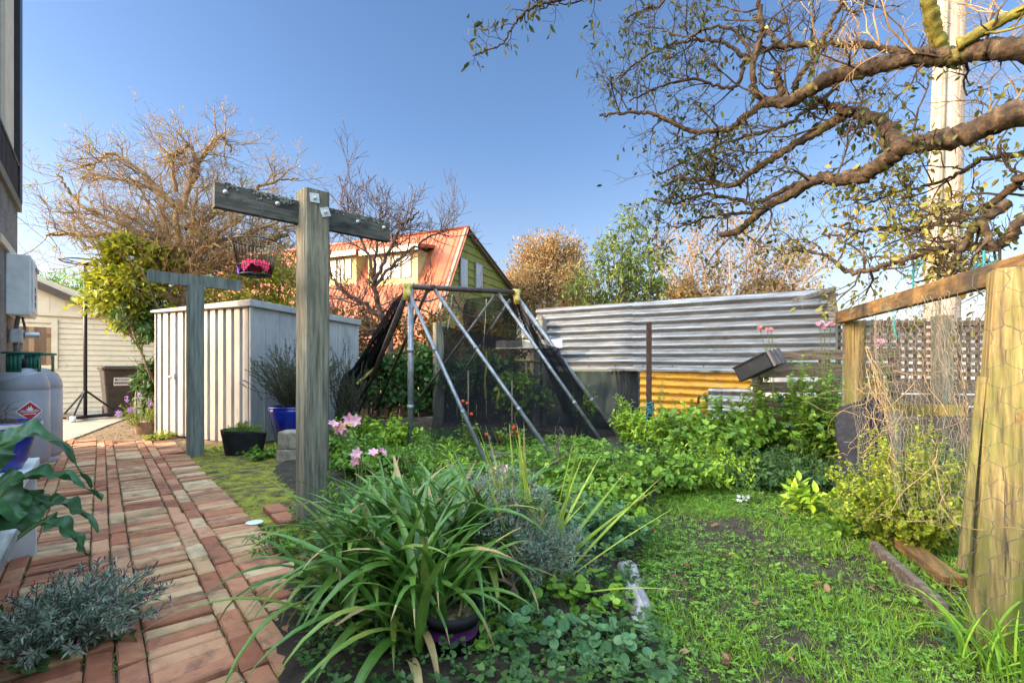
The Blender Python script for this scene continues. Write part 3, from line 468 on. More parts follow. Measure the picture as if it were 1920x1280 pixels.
# moss cushions and small weeds
p = scatter_in(MOSS, 5200); n = len(p); dn = np.sin(p[:, 0]*5)*np.sin(p[:, 1]*6+1)+.4*np.sin(p[:, 0]*13+p[:, 1]*11); p = p[dn > -.15]; n = len(p); b = MB()
b.leaves(CLOVER[0], CLOVER[1], np.c_[p, rng.uniform(.018, .038, n)], rdir(n)*np.array([1, 1, .15]), nrm(rdir(n)*.5+UP), rng.uniform(.006, .014, n))
g_ = b.build('moss_weeds', 'leaf_sunny'); g_['kind'] = 'stuff'; tag(g_, 'yellow-green moss and tiny weeds beside the brick path', 'moss')
# tiny weeds in the brick joints
b = MB(); pts = []
for bb in (.505, .42, .34, .115, .035, -.045, -.275):
    for _ in range(240): pts.append(ab(.8+7.2*rng.random(), bb+rng.normal()*.005, .033))
pts = np.array(pts); n = len(pts); b.leaves(CLOVER[0], CLOVER[1], pts, rdir(n)*np.array([1, 1, .1]), nrm(rdir(n)*.4+UP), rng.uniform(.003, .009, n)); g_ = b.build('joint_moss', 'leaf_olive'); g_['kind'] = 'stuff'; tag(g_, 'moss in the joints of the brick path', 'moss')
# ground cover of the bed
def cover(name, poly, n, zr, size, leaf, lm, label, cat, wide=1.0):
    p = scatter_in(poly, n); n = len(p); b = MB(); s = np.sin(p[:, 0]*4+p[:, 1]*2)*np.cos(p[:, 1]*3.3)
    b.leaves(leaf[0], leaf[1], np.c_[p, rng.uniform(zr[0], zr[1], n)*(1+.4*s)], rdir(n)*np.array([1, 1, .25]), nrm(rdir(n)*.5+UP), size*rng.uniform(.55, 1.2, n), 0, wide)
    o = b.build(name, lm); o['kind'] = 'stuff'; return tag(o, label, cat)
cover('bed_weeds', [(.5, 4.2), (1.2, 5.2), (.9, 6.3), (-1.6, 7.2), (-2.6, 6.0), (-1.9, 4.6), (-1.0, 3.9)], 9000, (.05, .14), .03, CLOVER, 'leaf_green', 'low weeds covering the soil under the netted frame', 'weeds')
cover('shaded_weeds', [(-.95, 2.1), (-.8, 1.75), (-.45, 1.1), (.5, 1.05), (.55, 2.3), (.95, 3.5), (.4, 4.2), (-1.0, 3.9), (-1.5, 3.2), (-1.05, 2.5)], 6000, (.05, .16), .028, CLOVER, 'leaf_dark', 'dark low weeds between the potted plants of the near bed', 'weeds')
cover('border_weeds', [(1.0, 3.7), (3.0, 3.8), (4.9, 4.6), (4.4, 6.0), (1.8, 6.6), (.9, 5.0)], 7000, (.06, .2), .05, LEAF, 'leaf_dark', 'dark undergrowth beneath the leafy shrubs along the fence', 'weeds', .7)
# ================================================================== two-storey house on the left
WB, WC = -.76, 8.17                                  # wall line and corner along the garden axes
H = thing('house', 'grey rendered two-storey house with black balustrade at the left edge', 'house', ab(WC, WB))
AX = (GA, GB, UP)
def abox(b, a0, a1, b0, b1, z0, z1, m=0): return b.box(ab((a0+a1)/2, (b0+b1)/2, (z0+z1)/2), (abs(a1-a0), abs(b1-b0), abs(z1-z0)), AX, m)
foot_ = [(3.93, WB), (WC, WB), (WC, -3.6), (5.5, -3.6)]  # unseen end slanted along the sun's rays so sunlight reaches the right-hand posts
MB().prism([ab(a, b) for a, b in foot_][::-1], UP*2.9).build('lower_wall', 'stucco', H)
tw = MB(); abox(tw, 1.8, 3.92, WB-.2, WB-.002, 0, 1.8); abox(tw, -4, 1.798, WB-.2, WB-.004, 0, 1.5); tw.build('added_shade_wall', 'stucco', H)  # unseen wall added and stepped to shade the lawn and the square post's foot
MB().prism([ab(a-(.02 if a > 7 else 0), min(b, WB-.05), 2.9) for a, b in foot_][::-1], UP*3.3).build('upper_wall', 'cream', H)
abox(MB(), 3.98, WC+.03, WB-.1, WB+.035, 2.86, 2.96).build('sill_band', 'grey_trim', H)
abox(MB(), WC-.2, WC+.03, WB-.12, WB+.04, 2.963, 6.0).build('corner_board', 'black_paint', H)
wf = MB(); abox(wf, 7.22, 7.86, WB-.048, WB+.0, 2.963, 5.6); abox(wf, 6.2, 7.22, WB-.048, WB+.0, 5.2, 5.6); wf = wf.build('window', 'cream', H)
abox(MB(), 6.2, 7.217, WB-.046, WB-.03, 2.98, 5.19).build('glass', 'pale_pane', wf)
bl = MB()
for a in np.arange(6.2, 7.9, .085): abox(bl, a, a+.028, WB+.005, WB+.03, 2.965, 3.33)
abox(bl, 6.2, 7.968, WB+.0, WB+.036, 3.333, 3.37); bl.build('balustrade', 'black_paint', H)
abox(MB(), 5.6, WC+.2, -3.7, WB+.1, 6.2, 6.45).build('roof', 'fascia', H)
wl = MB(); abox(wl, 6.7, 7.75, WB+.002, WB+.03, 2.22, 2.3); wl.build('window_head', 'cream', H)
# hot water unit and gas pipes
hw = thing('water_heater', 'white gas water heater mounted on the grey house wall', 'water heater', ab(7.48, WB, 1.55))
abox(MB(), 7.2, 7.75, WB+.001, WB+.19, 1.56, 2.2).build('casing', 'white_paint', hw, bevel=.012)
hc = MB(); abox(hc, 7.28, 7.67, WB+.192, WB+.206, 1.6, 2.16); hc.build('cover', 'white_paint', hw, bevel=.006)
for z in (1.66, 1.74, 1.82): abox(MB(), 7.4, 7.46, WB+.2065, WB+.209, z, z+.06).build('vent', 'black_plastic', hw)
ab_ = MB(); abox(ab_, 7.42, 7.62, WB+.207, WB+.225, 2.06, 2.1); ab_.build('handle', 'dark_iron', hw)
pp = thing('gas_pipe', 'grey gas pipes and regulator running down below the water heater', 'pipe', ab(7.38, WB))
b = MB(); b.tube(smooth_path([ab(7.38, WB+.08, 1.56), ab(7.38, WB+.06, 1.3), ab(7.38, WB+.06, .4)]), .02, 8); b.tube(smooth_path([ab(7.5, WB+.1, 1.56), ab(7.5, WB+.12, 1.4), ab(7.28, WB+.1, 1.2), ab(7.28, WB+.05, .8)]), .012, 8); b.build('tube', 'grey_pipe', pp, True)
b = MB(); abox(b, 7.32, 7.46, WB+.02, WB+.12, 1.27, 1.42); b.tube([ab(7.39, WB+.12, 1.36), ab(7.42, WB+.24, 1.36)], .035, 12); b.build('regulator', 'galv', pp, bevel=.01)
b = MB(); b.tube([ab(7.38, WB+.1, 1.1), ab(7.38, WB+.19, 1.1)], .018, 8); abox(b, 7.34, 7.42, WB+.16, WB+.18, 1.08, 1.14); b.build('tap', 'brass', pp)
# gas cylinders
def gas(c, label):
    t = thing('gas_cylinder', label, 'gas cylinder', c, 'gas cylinders beside the house wall'); r, h = .19, .99
    b = MB(); b.lathe([(0, .06), (r*.8, .06), (r, .14), (r, .78), (r*.985, .785), (r*.985, .8), (r, .805), (r*.97, .87), (r*.82, .94), (r*.5, .985), (.05, 1.0), (0, 1.0)], c, 40); b.build('tank', 'gas_grey', t, True)
    MB().lathe([(r*.82, 0.0), (r*.86, .0), (r*.88, .1), (r*.8, .1), (r*.82, 0)], c, 32).build('foot_ring', 'gas_grey', t, True)
    b = MB()
    for k in range(3):
        for j in range(4):
            a0 = k*2*math.pi/3+j*.26+.2; a1 = a0+.262; q = [np.array([math.cos(a)*.125, math.sin(a)*.125, 0])+c for a in (a0, a1)]; i_ = [np.array([math.cos(a)*.119, math.sin(a)*.119, 0])+c for a in (a0, a1)]
            b.add([q[0]+UP*.96, q[1]+UP*.96, q[1]+UP*1.13, q[0]+UP*1.13, i_[0]+UP*.96, i_[1]+UP*.96, i_[1]+UP*1.13, i_[0]+UP*1.13], [(0, 1, 2, 3), (7, 6, 5, 4), (3, 2, 6, 7), (0, 4, 5, 1), (1, 5, 6, 2), (4, 0, 3, 7)])
    a = np.linspace(0, 2*math.pi, 33); b.tube(np.stack([np.cos(a)*.135, np.sin(a)*.135, np.full(33, 1.145)], -1)+c, .011, 8)
    b.build('collar', 'green_paint', t, True)
    b = MB(); b.tube([c+UP*1.0, c+UP*1.09], .022, 10); b.tube([c+UP*1.06, c+UP*1.06+nrm(np.array([.5, -.8, 0]))*.07], .03, 10); b.build('valve', 'black_plastic', t, True)
    return t
C1 = ab(6.5, -.568); C2 = ab(6.95, -.5)
g1 = gas(C1, 'grey gas cylinder with red diamond flammable label and green collar, nearer of two'); g2 = gas(C2, 'grey gas cylinder half hidden behind the labelled cylinder')
def cyl_patch(c, r, ang, z, pts, z_up=0):                # maps flat points onto the tank's skin
    return [c+np.array([math.cos(ang+x/r)*r, math.sin(ang+x/r)*r, z+y]) for x, y in pts]
fa = math.atan2(-C1[1], -C1[0])-.02                       # towards the path end of the garden
def decal(poly, lift, m, name, label=None):
    P = []
    for i in range(len(poly)):
        a, q = np.array(poly[i]), np.array(poly[(i+1) % len(poly)])
        for t in np.linspace(0, 1, 5)[:-1]: P.append(a+(q-a)*t)
    cx = np.mean(P, axis=0); return P, cx
def decal_add(b, poly, r, lift, m, shift=(0, 0), sc_=1.0):
    P, cx = decal(poly, lift, m, ''); P = np.array(P)*sc_+shift; cx = np.array(cx)*sc_+shift; V = cyl_patch(C1, r+lift, fa, .60, list(map(tuple, P))+[tuple(cx)])
    b.add(V, [(i, (i+1) % len(P), len(P)) for i in range(len(P))], m)
b = MB(); D = [(0, .085), (-.085, 0), (0, -.085), (.085, 0)]; sh = (.05, 0)
decal_add(b, D, .19, .0012, 1, sh, 1.15); decal_add(b, D, .19, .002, 0, sh, 1.0)
flame = [(-.022, .01), (-.03, .03), (-.016, .028), (-.012, .055), (0, .038), (.01, .062), (.016, .03), (.03, .032), (.022, .008), (.01, 0), (-.01, 0)]; decal_add(b, flame, .19, .0028, 1, sh, .85)
decal_add(b, [(-.024, -.006), (-.024, -.011), (.024, -.011), (.024, -.006)], .19, .0028, 1, sh)
for k in range(9): x = -.042+k*.0098; decal_add(b, [(x, -.02), (x, -.031), (x+.006, -.031), (x+.006, -.02)], .19, .0028, 1, sh)
b.build('warning_label', ['red_sign', 'white_sign'], g1)
b = MB(); ch = [C1+nrm(np.array([math.cos(a), math.sin(a), 0]))*.194+UP*(.9+.07*math.sin(a*1.0+1.2)) for a in np.linspace(fa-1.9, fa+1.6, 40)]; b.tube(ch, .005, 5); tag(b.build('safety_chain', 'galv', loc=C1), 'thin steel chain looped around the labelled gas cylinder', 'chain')
# ------------------------------------------------------------------ weatherboard garage beyond the path
GAR = thing('garage', 'cream weatherboard garage with dark sloping roof edge', 'garage', ab(14.5, 0)); wa = 14.5
B0g, B1g = -4.0, 1.6
b = MB(); z = .0
while z < 2.16:                                           # lapped boards either side of the window opening
    for b0, b1 in ((-4.0, -1.95), (-.78, B1g)) if 1.05 < z < 1.84 else ((-4.0, B1g),):
        b.add([ab(wa-.022, b0, z), ab(wa-.022, b1, z), ab(wa-.004, b1, z+.118), ab(wa-.004, b0, z+.118), ab(wa, b0, z), ab(wa, b1, z)], [(0, 1, 2, 3), (0, 4, 5, 1)])
    z += .118
b.build('wall', 'cream', GAR)
def roofz(q): return 2.97-.49*(q+1.36)
b = MB(); q = B0g
while q < .75:                                            # upright boards of the gable
    w_ = .262; q1 = min(q+w_, .8)
    if roofz(q1) > 2.24: b.prism([ab(wa-.012, q+.006, 2.24), ab(wa-.012, q1, 2.24), ab(wa-.012, q1, roofz(q1)-.1), ab(wa-.012, q+.006, roofz(q)-.1)], GA*.02)
    q += w_
b.build('gable', 'cream', GAR)
b = MB(); b.prism([ab(wa+.01, B0g, 2.2), ab(wa+.01, .9, 2.2), ab(wa+.01, B0g, roofz(B0g)-.1)], GA*.02); b.build('gable_backing', 'cream', GAR)
b = MB(); abox(b, wa-.05, wa-.006, B0g, .9, 2.14, 2.2); abox(b, wa-.04, wa-.004, B0g, .4, 2.2, 2.245); b.build('belt_trim', 'cream', GAR)
b = MB(); b.bar(ab(wa-.1, B0g, roofz(B0g)-.03), ab(wa-.1, 1.3, roofz(1.3)-.03), .04, .15); b.build('fascia', 'fascia', GAR)
b = MB(); b.prism([ab(wa-.08, B0g, roofz(B0g)+.02), ab(wa-.08, 1.3, roofz(1.3)+.02), ab(wa-.08, 1.3, roofz(1.3)+.05), ab(wa-.08, B0g, roofz(B0g)+.05)], GA*5); b.build('roof', 'fascia', GAR)
b = MB()
for q in (-1.97, -.83): abox(b, wa-.045, wa+.05, q, q+.1, .98, 2.08)
abox(b, wa-.043, wa+.05, -1.87, -.83, 1.98, 2.08); abox(b, wa-.043, wa+.05, -1.87, -.83, .98, 1.03); wn = b.build('window', 'cream', GAR)
abox(MB(), wa+.02, wa+.026, -1.868, -.832, 1.032, 1.978).build('pane', 'pane', wn)
b = MB(); abox(b, wa+1.5, wa+1.53, -3.5, 1.2, 0, 2.1)
b.build('back_wall', 'interior', GAR); b = MB()
for q in np.arange(-3.4, 1.1, .3): abox(b, wa+1.46, wa+1.498, q, q+.09, 0, 2.0)
b.build('batten', 'cream', GAR); b = MB(); b.bar(ab(wa+.8, -2.4, 2.1), ab(wa+.8, -.9, 1.0), .09, .09); b.bar(ab(wa+.7, -2.2, 1.7), ab(wa+.7, -.7, 1.75), .06, .08); b.build('brace', 'interior', GAR)
# wheelie bin
bc = G(222, 779, .035); t = thing('wheelie_bin', 'brown wheelie bin with white sticker standing against the garage', 'bin', bc)
ax = np.array([GB*math.cos(.1)+GA*math.sin(.1), -(GB*-math.sin(.1)+GA*math.cos(.1))*-1, UP]); bx, by = ax[0], ax[1]
b = MB(); lo = [bc+bx*x+by*y for x, y in ((-.2, -.22), (.2, -.22), (.2, .24), (-.2, .24))]; hi = [bc+bx*x+by*y+UP*.93 for x, y in ((-.27, -.32), (.27, -.32), (.27, .3), (-.27, .3))]
b.add(lo+hi, [(3, 2, 1, 0), (0, 1, 5, 4), (1, 2, 6, 5), (2, 3, 7, 6), (3, 0, 4, 7)]); b.build('body', 'bin', t, bevel=.03)
b = MB(); b.box(bc+UP*.955-by*.01, (.6, .72, .05), ax); b.box(bc+UP*.99, (.5, .55, .03), ax); b.build('lid', 'bin', t, bevel=.02)
b = MB(); b.tube([bc+by*.38-bx*.2+UP*.9, bc+by*.38+bx*.2+UP*.9], .018, 8); b.build('handle', 'black_plastic', t)
for s in (-1, 1): MB().tube([bc+by*.27+bx*(s*.2-.02)+UP*.1, bc+by*.27+bx*(s*.2+.03)+UP*.1], .1, 18).build('wheel', 'black_plastic', t, True)
b = MB(); nb = -by; 
def bp(x, z_, l=0): k = z_/.93; return bc+bx*x+by*(-.22-.1*k-.004-l)+UP*z_
b.add([bp(-.11, .62), bp(.16, .62), bp(.16, .78), bp(-.11, .78)], [(0, 1, 2, 3)], 0)
for x0, w_ in [(-.095+k*.03, .02) for k in range(8)]: b.add([bp(x0, .65, .002), bp(x0+w_, .65, .002), bp(x0+w_, .69, .002), bp(x0, .69, .002)], [(0, 1, 2, 3)], 1)
for x0, w_ in ((-.09, .03), (-.05, .012), (-.03, .15)): b.add([bp(x0, .72, .002), bp(x0+w_, .72, .002), bp(x0+w_, .75, .002), bp(x0, .75, .002)], [(0, 1, 2, 3)], 2 if w_ > .1 else 1)
b.build('sticker', ['white_sign', 'black_plastic', 'galv'], t)
# tall pole stand with wheeled foot
lc = G(160, 786, .035); t = thing('pole_stand', 'tall black pole on a wheeled tripod foot in front of the garage', 'pole stand', lc); top = CH+192/F*lc[1]
b = MB(); b.tube([lc+UP*.05, lc+UP*top], .03, 12); b.tube([lc+UP*top, lc+UP*(top+.02)], .09, 14); b.build('pole', 'black_paint', t, True)
b = MB(); a = np.linspace(0, 2*math.pi, 33); b.tube(np.stack([np.cos(a)*.36, np.sin(a)*.36, np.full(33, top+.03)], -1)+lc, .014, 6)
for k in range(3): q = k*2.1; b.tube([lc+UP*top, lc+np.array([math.cos(q)*.36, math.sin(q)*.36, top+.03])], .01, 6)
b.build('ring', 'black_paint', t, True)
for k in range(3):
    q = k*2.09+.9; e = lc+np.array([math.cos(q)*.5, math.sin(q)*.5, .07]); b = MB(); b.tube([lc+UP*.55, e], .018, 8); b.bar(lc+UP*.05, e, .1, .06); b.build('leg', 'black_paint', t)
    MB().tube([e-bx*.03-UP*.02, e+bx*.05-UP*.02], .055, 14).build('wheel', 'white_sign' if k != 1 else 'black_plastic', t, True)
# ------------------------------------------------------------------ metal garden shed
S0, S1 = G(293, 820), G(471, 836); S2 = np.array([-2.5, 7.75, 0]); e1 = S1-S0; e2 = S2-S1; HS = 1.86
SHED = thing('garden_shed', 'pale ribbed steel garden shed behind the smaller clothesline post', 'shed', (S0+S2)/2)
def ribbed(p, q, z0, z1, pitch, depth, nout, flat=.62, z1b=None):
    L = np.linalg.norm(q-p); d = (q-p)/L; k = max(1, int(round(L/pitch))); pt = L/k; xs = []
    for i in range(k):
        o = i*pt; xs += [(o, 0), (o+pt*flat, 0), (o+pt*(flat+.1), depth), (o+pt*.9, depth)]
    xs.append((L, 0)); zb = z1 if z1b is None else z1b
    b = MB(); P = np.array([[p+d*x+nout*y+UP*z0, p+d*x+nout*y+UP*(z1+(zb-z1)*x/L)] for x, y in xs]); return b.grid(P)
n1 = nrm(np.cross(e1, UP)); n2 = nrm(np.cross(e2, UP)); d1 = nrm(e1); d2 = nrm(e2)
dm = S0+e1*.5
ribbed(S0, dm-d1*.004, .05, HS-.08, .158, -.034, n1, .62).build('door', 'shed_metal', SHED)
b = MB(); b.bar(S0+n1*.012+d1*.27+UP*.88, S0+n1*.012+d1*.42+UP*.88, .02, .025); b.tube([S0+n1*.03+d1*.3+UP*.88, S0+n1*.03+d1*.38+UP*.88], .009, 8); b.bar(S0+n1*.014+d1*.42+UP*.84, S0+n1*.014+d1*.42+UP*.92, .03, .02); b.build('door_bolt', 'galv', bpy.data.objects['door']) if False else b.build('bolt', 'galv', SHED)
ribbed(dm+d1*.03, S1, .03, HS-.06, .165, -.036, n1, .62).build('front_panel', 'shed_metal', SHED)
for z_ in (.12, .95, 1.65): MB().bar(dm+d1*.012+n1*.006+UP*z_, dm+d1*.012+n1*.006+UP*(z_+.09), .03, .02).build('hinge', 'rust', SHED)
for q_, tz, w_ in ((dm+d1*.012, .07, .022), (S0, .08, .03), (S1, .05, .035), (S2, .12, .035)): MB().bar(q_+UP*.03, q_+UP*(HS-tz), w_, w_).build('corner_trim', 'shed_metal', SHED)
ribbed(S1, S2, .03, HS-.05, .19, .014, n2, .84, HS-.12).build('side_panel', 'shed_metal', SHED)
S3 = S0+e2
ribbed(S3, S0, .03, HS-.1, .19, .014, -n2, .84).build('far_panel', 'shed_metal', SHED)
b = MB(); ov = .05; c0, c1, c2, c3 = S0-d1*ov+n1*ov, S1+d1*ov+n1*ov, S2+d1*ov-n1*ov, S3-d1*ov-n1*ov
rz = [HS-.03, HS+.02, HS-.08, HS-.1]; cs = [c0+UP*rz[0], c1+UP*rz[1], c2+UP*rz[2], c3+UP*rz[3]]
b.add([p-UP*.09 if i in (1, 2) else p-UP*.035 for i, p in enumerate(cs)]+cs, [(0, 3, 2, 1), (4, 5, 6, 7), (0, 1, 5, 4), (1, 2, 6, 5), (2, 3, 7, 6), (3, 0, 4, 7)]); b.build('roof', 'shed_metal', SHED, bevel=.008)
# ------------------------------------------------------------------ clothesline posts
def rough_post(c, w_, h, rot, m, parent, name='post', seg=14, chamfer=.012, jit=.003):
    c = np.asarray(c, float); x = np.array([math.cos(rot), math.sin(rot), 0]); y = np.array([-math.sin(rot), math.cos(rot), 0]); b = MB(); hw, q = w_/2, w_/2-chamfer
    prof = [(-q, -hw), (0, -hw), (q, -hw), (hw, -q), (hw, 0), (hw, q), (q, hw), (0, hw), (-q, hw), (-hw, q), (-hw, 0), (-hw, -q)]
    P = np.array([[c+x*(px+rng.normal()*jit*.3)+y*(py+rng.normal()*jit*.3)+UP*z_ for px, py in prof+prof[:1]] for z_ in np.linspace(-.05, h, seg)]); P[:, -1] = P[:, 0]
    b.grid(P[:, ::-1]); b.poly(P[-1, :-1]); return b.build(name, m, parent)
AM = math.atan2(.73, .755)
def tpost(c, top, arm, az, ah, m, label, w_=.15, nails=True):
    t = thing('clothesline_post', label, 'clothesline post', c, 'clothesline posts'); rough_post(c, w_, top, AM, m, t)
    d = nrm(np.array([.755, .73, 0])); nr = np.array([d[1], -d[0], 0]); p = c-nr*(w_/2+.0)*1; o = c-nr*(w_/2-.035); a0, a1 = arm
    b = MB(); xs = np.linspace(-a0, a1, 16); hh = ah/2; dd = .024
    P = []
    for x in xs:
        s = rng.normal(size=4)*.0015; P.append([o+d*x+nr*(dd+s[0])+UP*(az-hh), o+d*x+nr*(dd+s[1])+UP*(az+hh+s[2]*2), o+d*x-nr*dd+UP*(az+hh+s[3]*2), o+d*x-nr*dd+UP*(az-hh), o+d*x+nr*(dd+s[0])+UP*(az-hh)])
    b.grid(np.array(P)); b.poly([q for q in P[0][:4]]); b.poly([q for q in P[-1][:4]][::-1]); return t, d, nr, o, b
c1 = np.array([-1.225, 2.95, 0]); t1, d_, nr_, o_, b = tpost(c1, 2.075, (.52, .54), 1.945, .135, 'grey_post', 'large grey timber clothesline post holding a hanging wire basket', .152)
arm1 = b.build('crossarm', 'arm_wood', t1)
lb = MB(); 
for _ in range(1500):
    x = rng.uniform(-.52, .54); q = o_+d_*x+UP*(1.945+.0675)+nr_*rng.uniform(-.02, .024); dz = abs(rng.normal())*.016 if rng.random() < .6 else 0
    if math.sin(x*17)+math.sin(x*41+1) < -.5: continue
    if dz: q = o_+d_*x+nr_*.0255+UP*(1.945+.0675-dz)
    r_ = rng.uniform(.002, .0065); lb.leaves(ROUND[0], ROUND[1], [q-nr_*0+UP*.0015], [rdir(1)[0]], [nrm(nr_ if dz else UP)], [r_*2])
lb.build('lichen_crust', 'lichen', arm1)
for x in (-.47, -.2, .3, .49):
    q = o_+d_*x+UP*(1.945+.02)+nr_*.024; MB().tube([q, q+nr_*.01], .013, 12).tube([q+nr_*.01, q+nr_*.018], .007, 8).build('eyelet', 'galv', arm1, True)
fr = c1+nr_*.0775
def plate(x, z_, rot, s=.055):
    b = MB(); dx = d_*math.cos(rot)+UP*math.sin(rot); dz = -d_*math.sin(rot)+UP*math.cos(rot); q = fr+d_*x+UP*z_+nr_*.002; b.box(q, (s, .005, s), (dx, nr_, dz)); b.tube([q, q+nr_*.012], .012, 6); b.tube([q, q+nr_*.03], .006, 8); b.build('washer_plate', 'galv', t1, label=None)
plate(-.02, 2.02, .08); plate(.045, 1.95, .35)
c2 = G(366, 857); t2, d_, nr_, o_, b = tpost(c2, 1.93, (.43, .47), 1.985, .125, 'grey_post_blue', 'smaller blue-grey timber clothesline post in front of the shed', .15)
b.build('crossarm', 'grey_post_blue', t2)
# wire basket of pegs under the big arm
bt = at(485, 437, 2.72); bcn = at(479, 516, 2.72); t = thing('peg_basket', 'dark wire basket holding red and pink cloth, hung from the large crossarm', 'basket', bcn)
b = MB(); tilt = np.array([.0, 0, 0]); n_ = 36; rt, rb, hb = .116, .08, .19
for z_, r_ in ((0, rb), (.003, rb*.6), (.05, rb+.01), (hb, rt)):
    a = np.linspace(0, 2*math.pi, 41); b.tube(np.stack([np.cos(a)*r_, np.sin(a)*r_, np.full(41, z_)], -1)+bcn, .0038 if z_ in (0, hb) else .0025, 5, cap=False)
for k in range(n_): a = k*2*math.pi/n_; b.tube([bcn+np.array([math.cos(a)*.01, math.sin(a)*.01, 0]), bcn+np.array([math.cos(a)*rb, math.sin(a)*rb, 0]), bcn+np.array([math.cos(a)*rt, math.sin(a)*rt, hb])], .0018, 3, cap=False)
b.build('wire_cage', 'black_paint', t, True); b = MB(); hk = at(490, 404, 2.72)
for k in range(3): a = k*2.1+.4; b.tube([bcn+np.array([math.cos(a)*rt, math.sin(a)*rt, hb]), hk], .0015, 4)
b.tube(smooth_path([hk, hk+np.array([.01, 0, .03]), hk+np.array([0, .01, .07])]), .002, 5); b.build('hanger', 'black_paint', t, True)
def crumple(c, rx, ry, h, seed):
    a = np.linspace(0, 2*math.pi, 25); r = np.linspace(0, 1, 9); A_, R_ = np.meshgrid(a, r, indexing='xy'); z_ = h*(1-R_**2)+.018*np.sin(A_*5+seed)*R_+.014*np.sin(A_*9+seed*2+R_*6)*np.clip(R_*3, 0, 1); z_[:, -1] = z_[:, 0]
    return MB().grid(np.stack([c[0]+np.cos(A_)*R_*rx, c[1]+np.sin(A_)*R_*ry, c[2]+z_], -1))
tag(crumple(bcn+UP*.035, .085, .085, .045, 1.0).build('red_cloth', 'pink_cloth', loc=bcn+UP*.03, smooth=True), 'crumpled red-pink cloth inside the hanging wire basket', 'cloth')
tag(crumple(bcn+np.array([-.055, -.02, .02]), .035, .035, .03, 2.0).build('purple_cloth', 'purple_cloth', loc=bcn+np.array([-.055, -.02, .02]), smooth=True), 'small purple cloth poking out of the hanging wire basket', 'cloth')
# lines strung between the two clothesline posts

tr_ = G(276, 789); b = MB(); TL = thing('garden_trellis', 'small brown peaked wooden trellis between the bin and the shed', 'trellis', tr_)
for k in range(5): b.bar(tr_+GB*(-.16+.08*k), tr_+GB*(-.16+.08*k)+UP*(.95-.9*abs(-.16+.08*k)), .025, .02)
b.build('upright', 'fence_wood', TL); b = MB()
for z_ in (.25, .6): b.bar(tr_-GB*.18+UP*z_-GA*.02, tr_+GB*.18+UP*z_-GA*.02, .02, .03)
b.bar(tr_-GB*.2+UP*.74, tr_+UP*.98, .025, .03); b.bar(tr_+GB*.2+UP*.74, tr_+UP*.98, .025, .03); b.build('frame', 'fence_wood', TL)
# ================================================================== old swing frame hung with bird netting
FR = thing('swing_frame', 'old tubular A-frame with ridge pole and long grey legs carrying black netting', 'frame', (0, 5.8, 0))
R0 = at(764, 537, 5.6); R1 = at(968, 548, 6.5); rd = nrm(R1-R0)
def ridge(u): 
    k = (u-764)/(968-764); lo, hi = 0, 1
    for _ in range(30):
        m_ = (lo+hi)/2; p = R0+(R1-R0)*m_
        if p[0]/p[1]*F+CU < u: lo = m_
        else: hi = m_
    return R0+(R1-R0)*m_
MB().tube([R0-rd*.03, R1+rd*.04], .034, 12).build('ridge_pole', 'brown_pipe', FR, True)
def pole(name, pts, r, m, ferrule=True):
    b = MB(); b.tube(pts, r, 10)
    if ferrule:
        p, q = np.array(pts[0]), np.array(pts[-1])
        for k in (.36, .7): s = p+(q-p)*k; b.tube([s, s+nrm(q-p)*.05], r*1.16, 10)
    return b.build(name, m, FR, True)
pole('leg', [R0-UP*.03, at(919, 884, 4.7)], .022, 'steel'); pole('leg', [ridge(813), at(1052, 878, 4.86)], .022, 'steel'); pole('leg', [ridge(934)-UP*.02, at(1141, 846, 5.84)], .022, 'steel')
pole('leg', [R1-UP*.05, at(1166, 828, 6.6)], .03, 'steel'); pole('upright', [R0-UP*.02+rd*.04, at(770, 852, 5.62)], .036, 'steel'); pole('leg', [R0-UP*.05, at(664, 790, 7.6)], .032, 'brown_pipe', False)
pole('leg', [ridge(802)-UP*.02, at(704, 768, 7.9)], .02, 'brown_pipe', False); pole('leg', [ridge(931)-UP*.02, at(776, 760, 7.6)], .016, 'grey_pipe', False); pole('leg', [ridge(956)-UP*.1, at(850, 728, 8.2)], .016, 'grey_pipe', False)
pole('leg', [R1-UP*.05+rd*.02, at(1062, 775, 6.9)], .028, 'brown_pipe', False)
for p, k in ((R0, -1), (R1, 1)):
    b = MB(); b.tube([p-rd*.045, p+rd*.045], .044, 12); b.tube([p+UP*.02, p-UP*.16+rd*.015*k], .045, 12); b.tube([p-UP*.02, p-UP*.13-nrm(np.array([.5, -.8, 0]))*-.05], .036, 10); b.build('joint', 'yellow_plastic', FR, True)
MB().tube([ridge(810)-rd*.03, ridge(810)+rd*.03], .04, 12).build('joint', 'rust', FR, True)
def net(name, L, Rr, m, label, folds=10, amp=.03, nu=26, nv=22, dens=None):
    L, Rr = smooth_path(L, 8), smooth_path(Rr, 8); t = np.linspace(0, 1, nu)
    f = lambda P: np.stack([np.interp(t, np.linspace(0, 1, len(P)), P[:, i]) for i in range(3)], -1)
    L, Rr = f(L), f(Rr); s = np.linspace(0, 1, nv*2)[None, :, None]; P = L[:, None]*(1-s)+Rr[:, None]*s
    n = nrm(np.cross(L[nu//2]-Rr[nu//2], L[-1]-L[0])); ph = s[..., 0]*folds*2*math.pi
    wv = amp*np.sin(ph+t[:, None]*2)+amp*.6*np.sin(ph*2.3+t[:, None]*5+1)+amp*.5*np.sin(ph*.6+t[:, None]*9)
    P = P+n*(wv*np.sin(np.pi*(.1+.9*t[:, None])*.9))[..., None]; P[..., 2] -= .05*np.sin(np.pi*s[..., 0])*(t[:, None])
    return tag(MB().grid(P).build(name, m, loc=P.mean((0, 1)), smooth=True), label, 'netting', 'pieces of black bird netting')
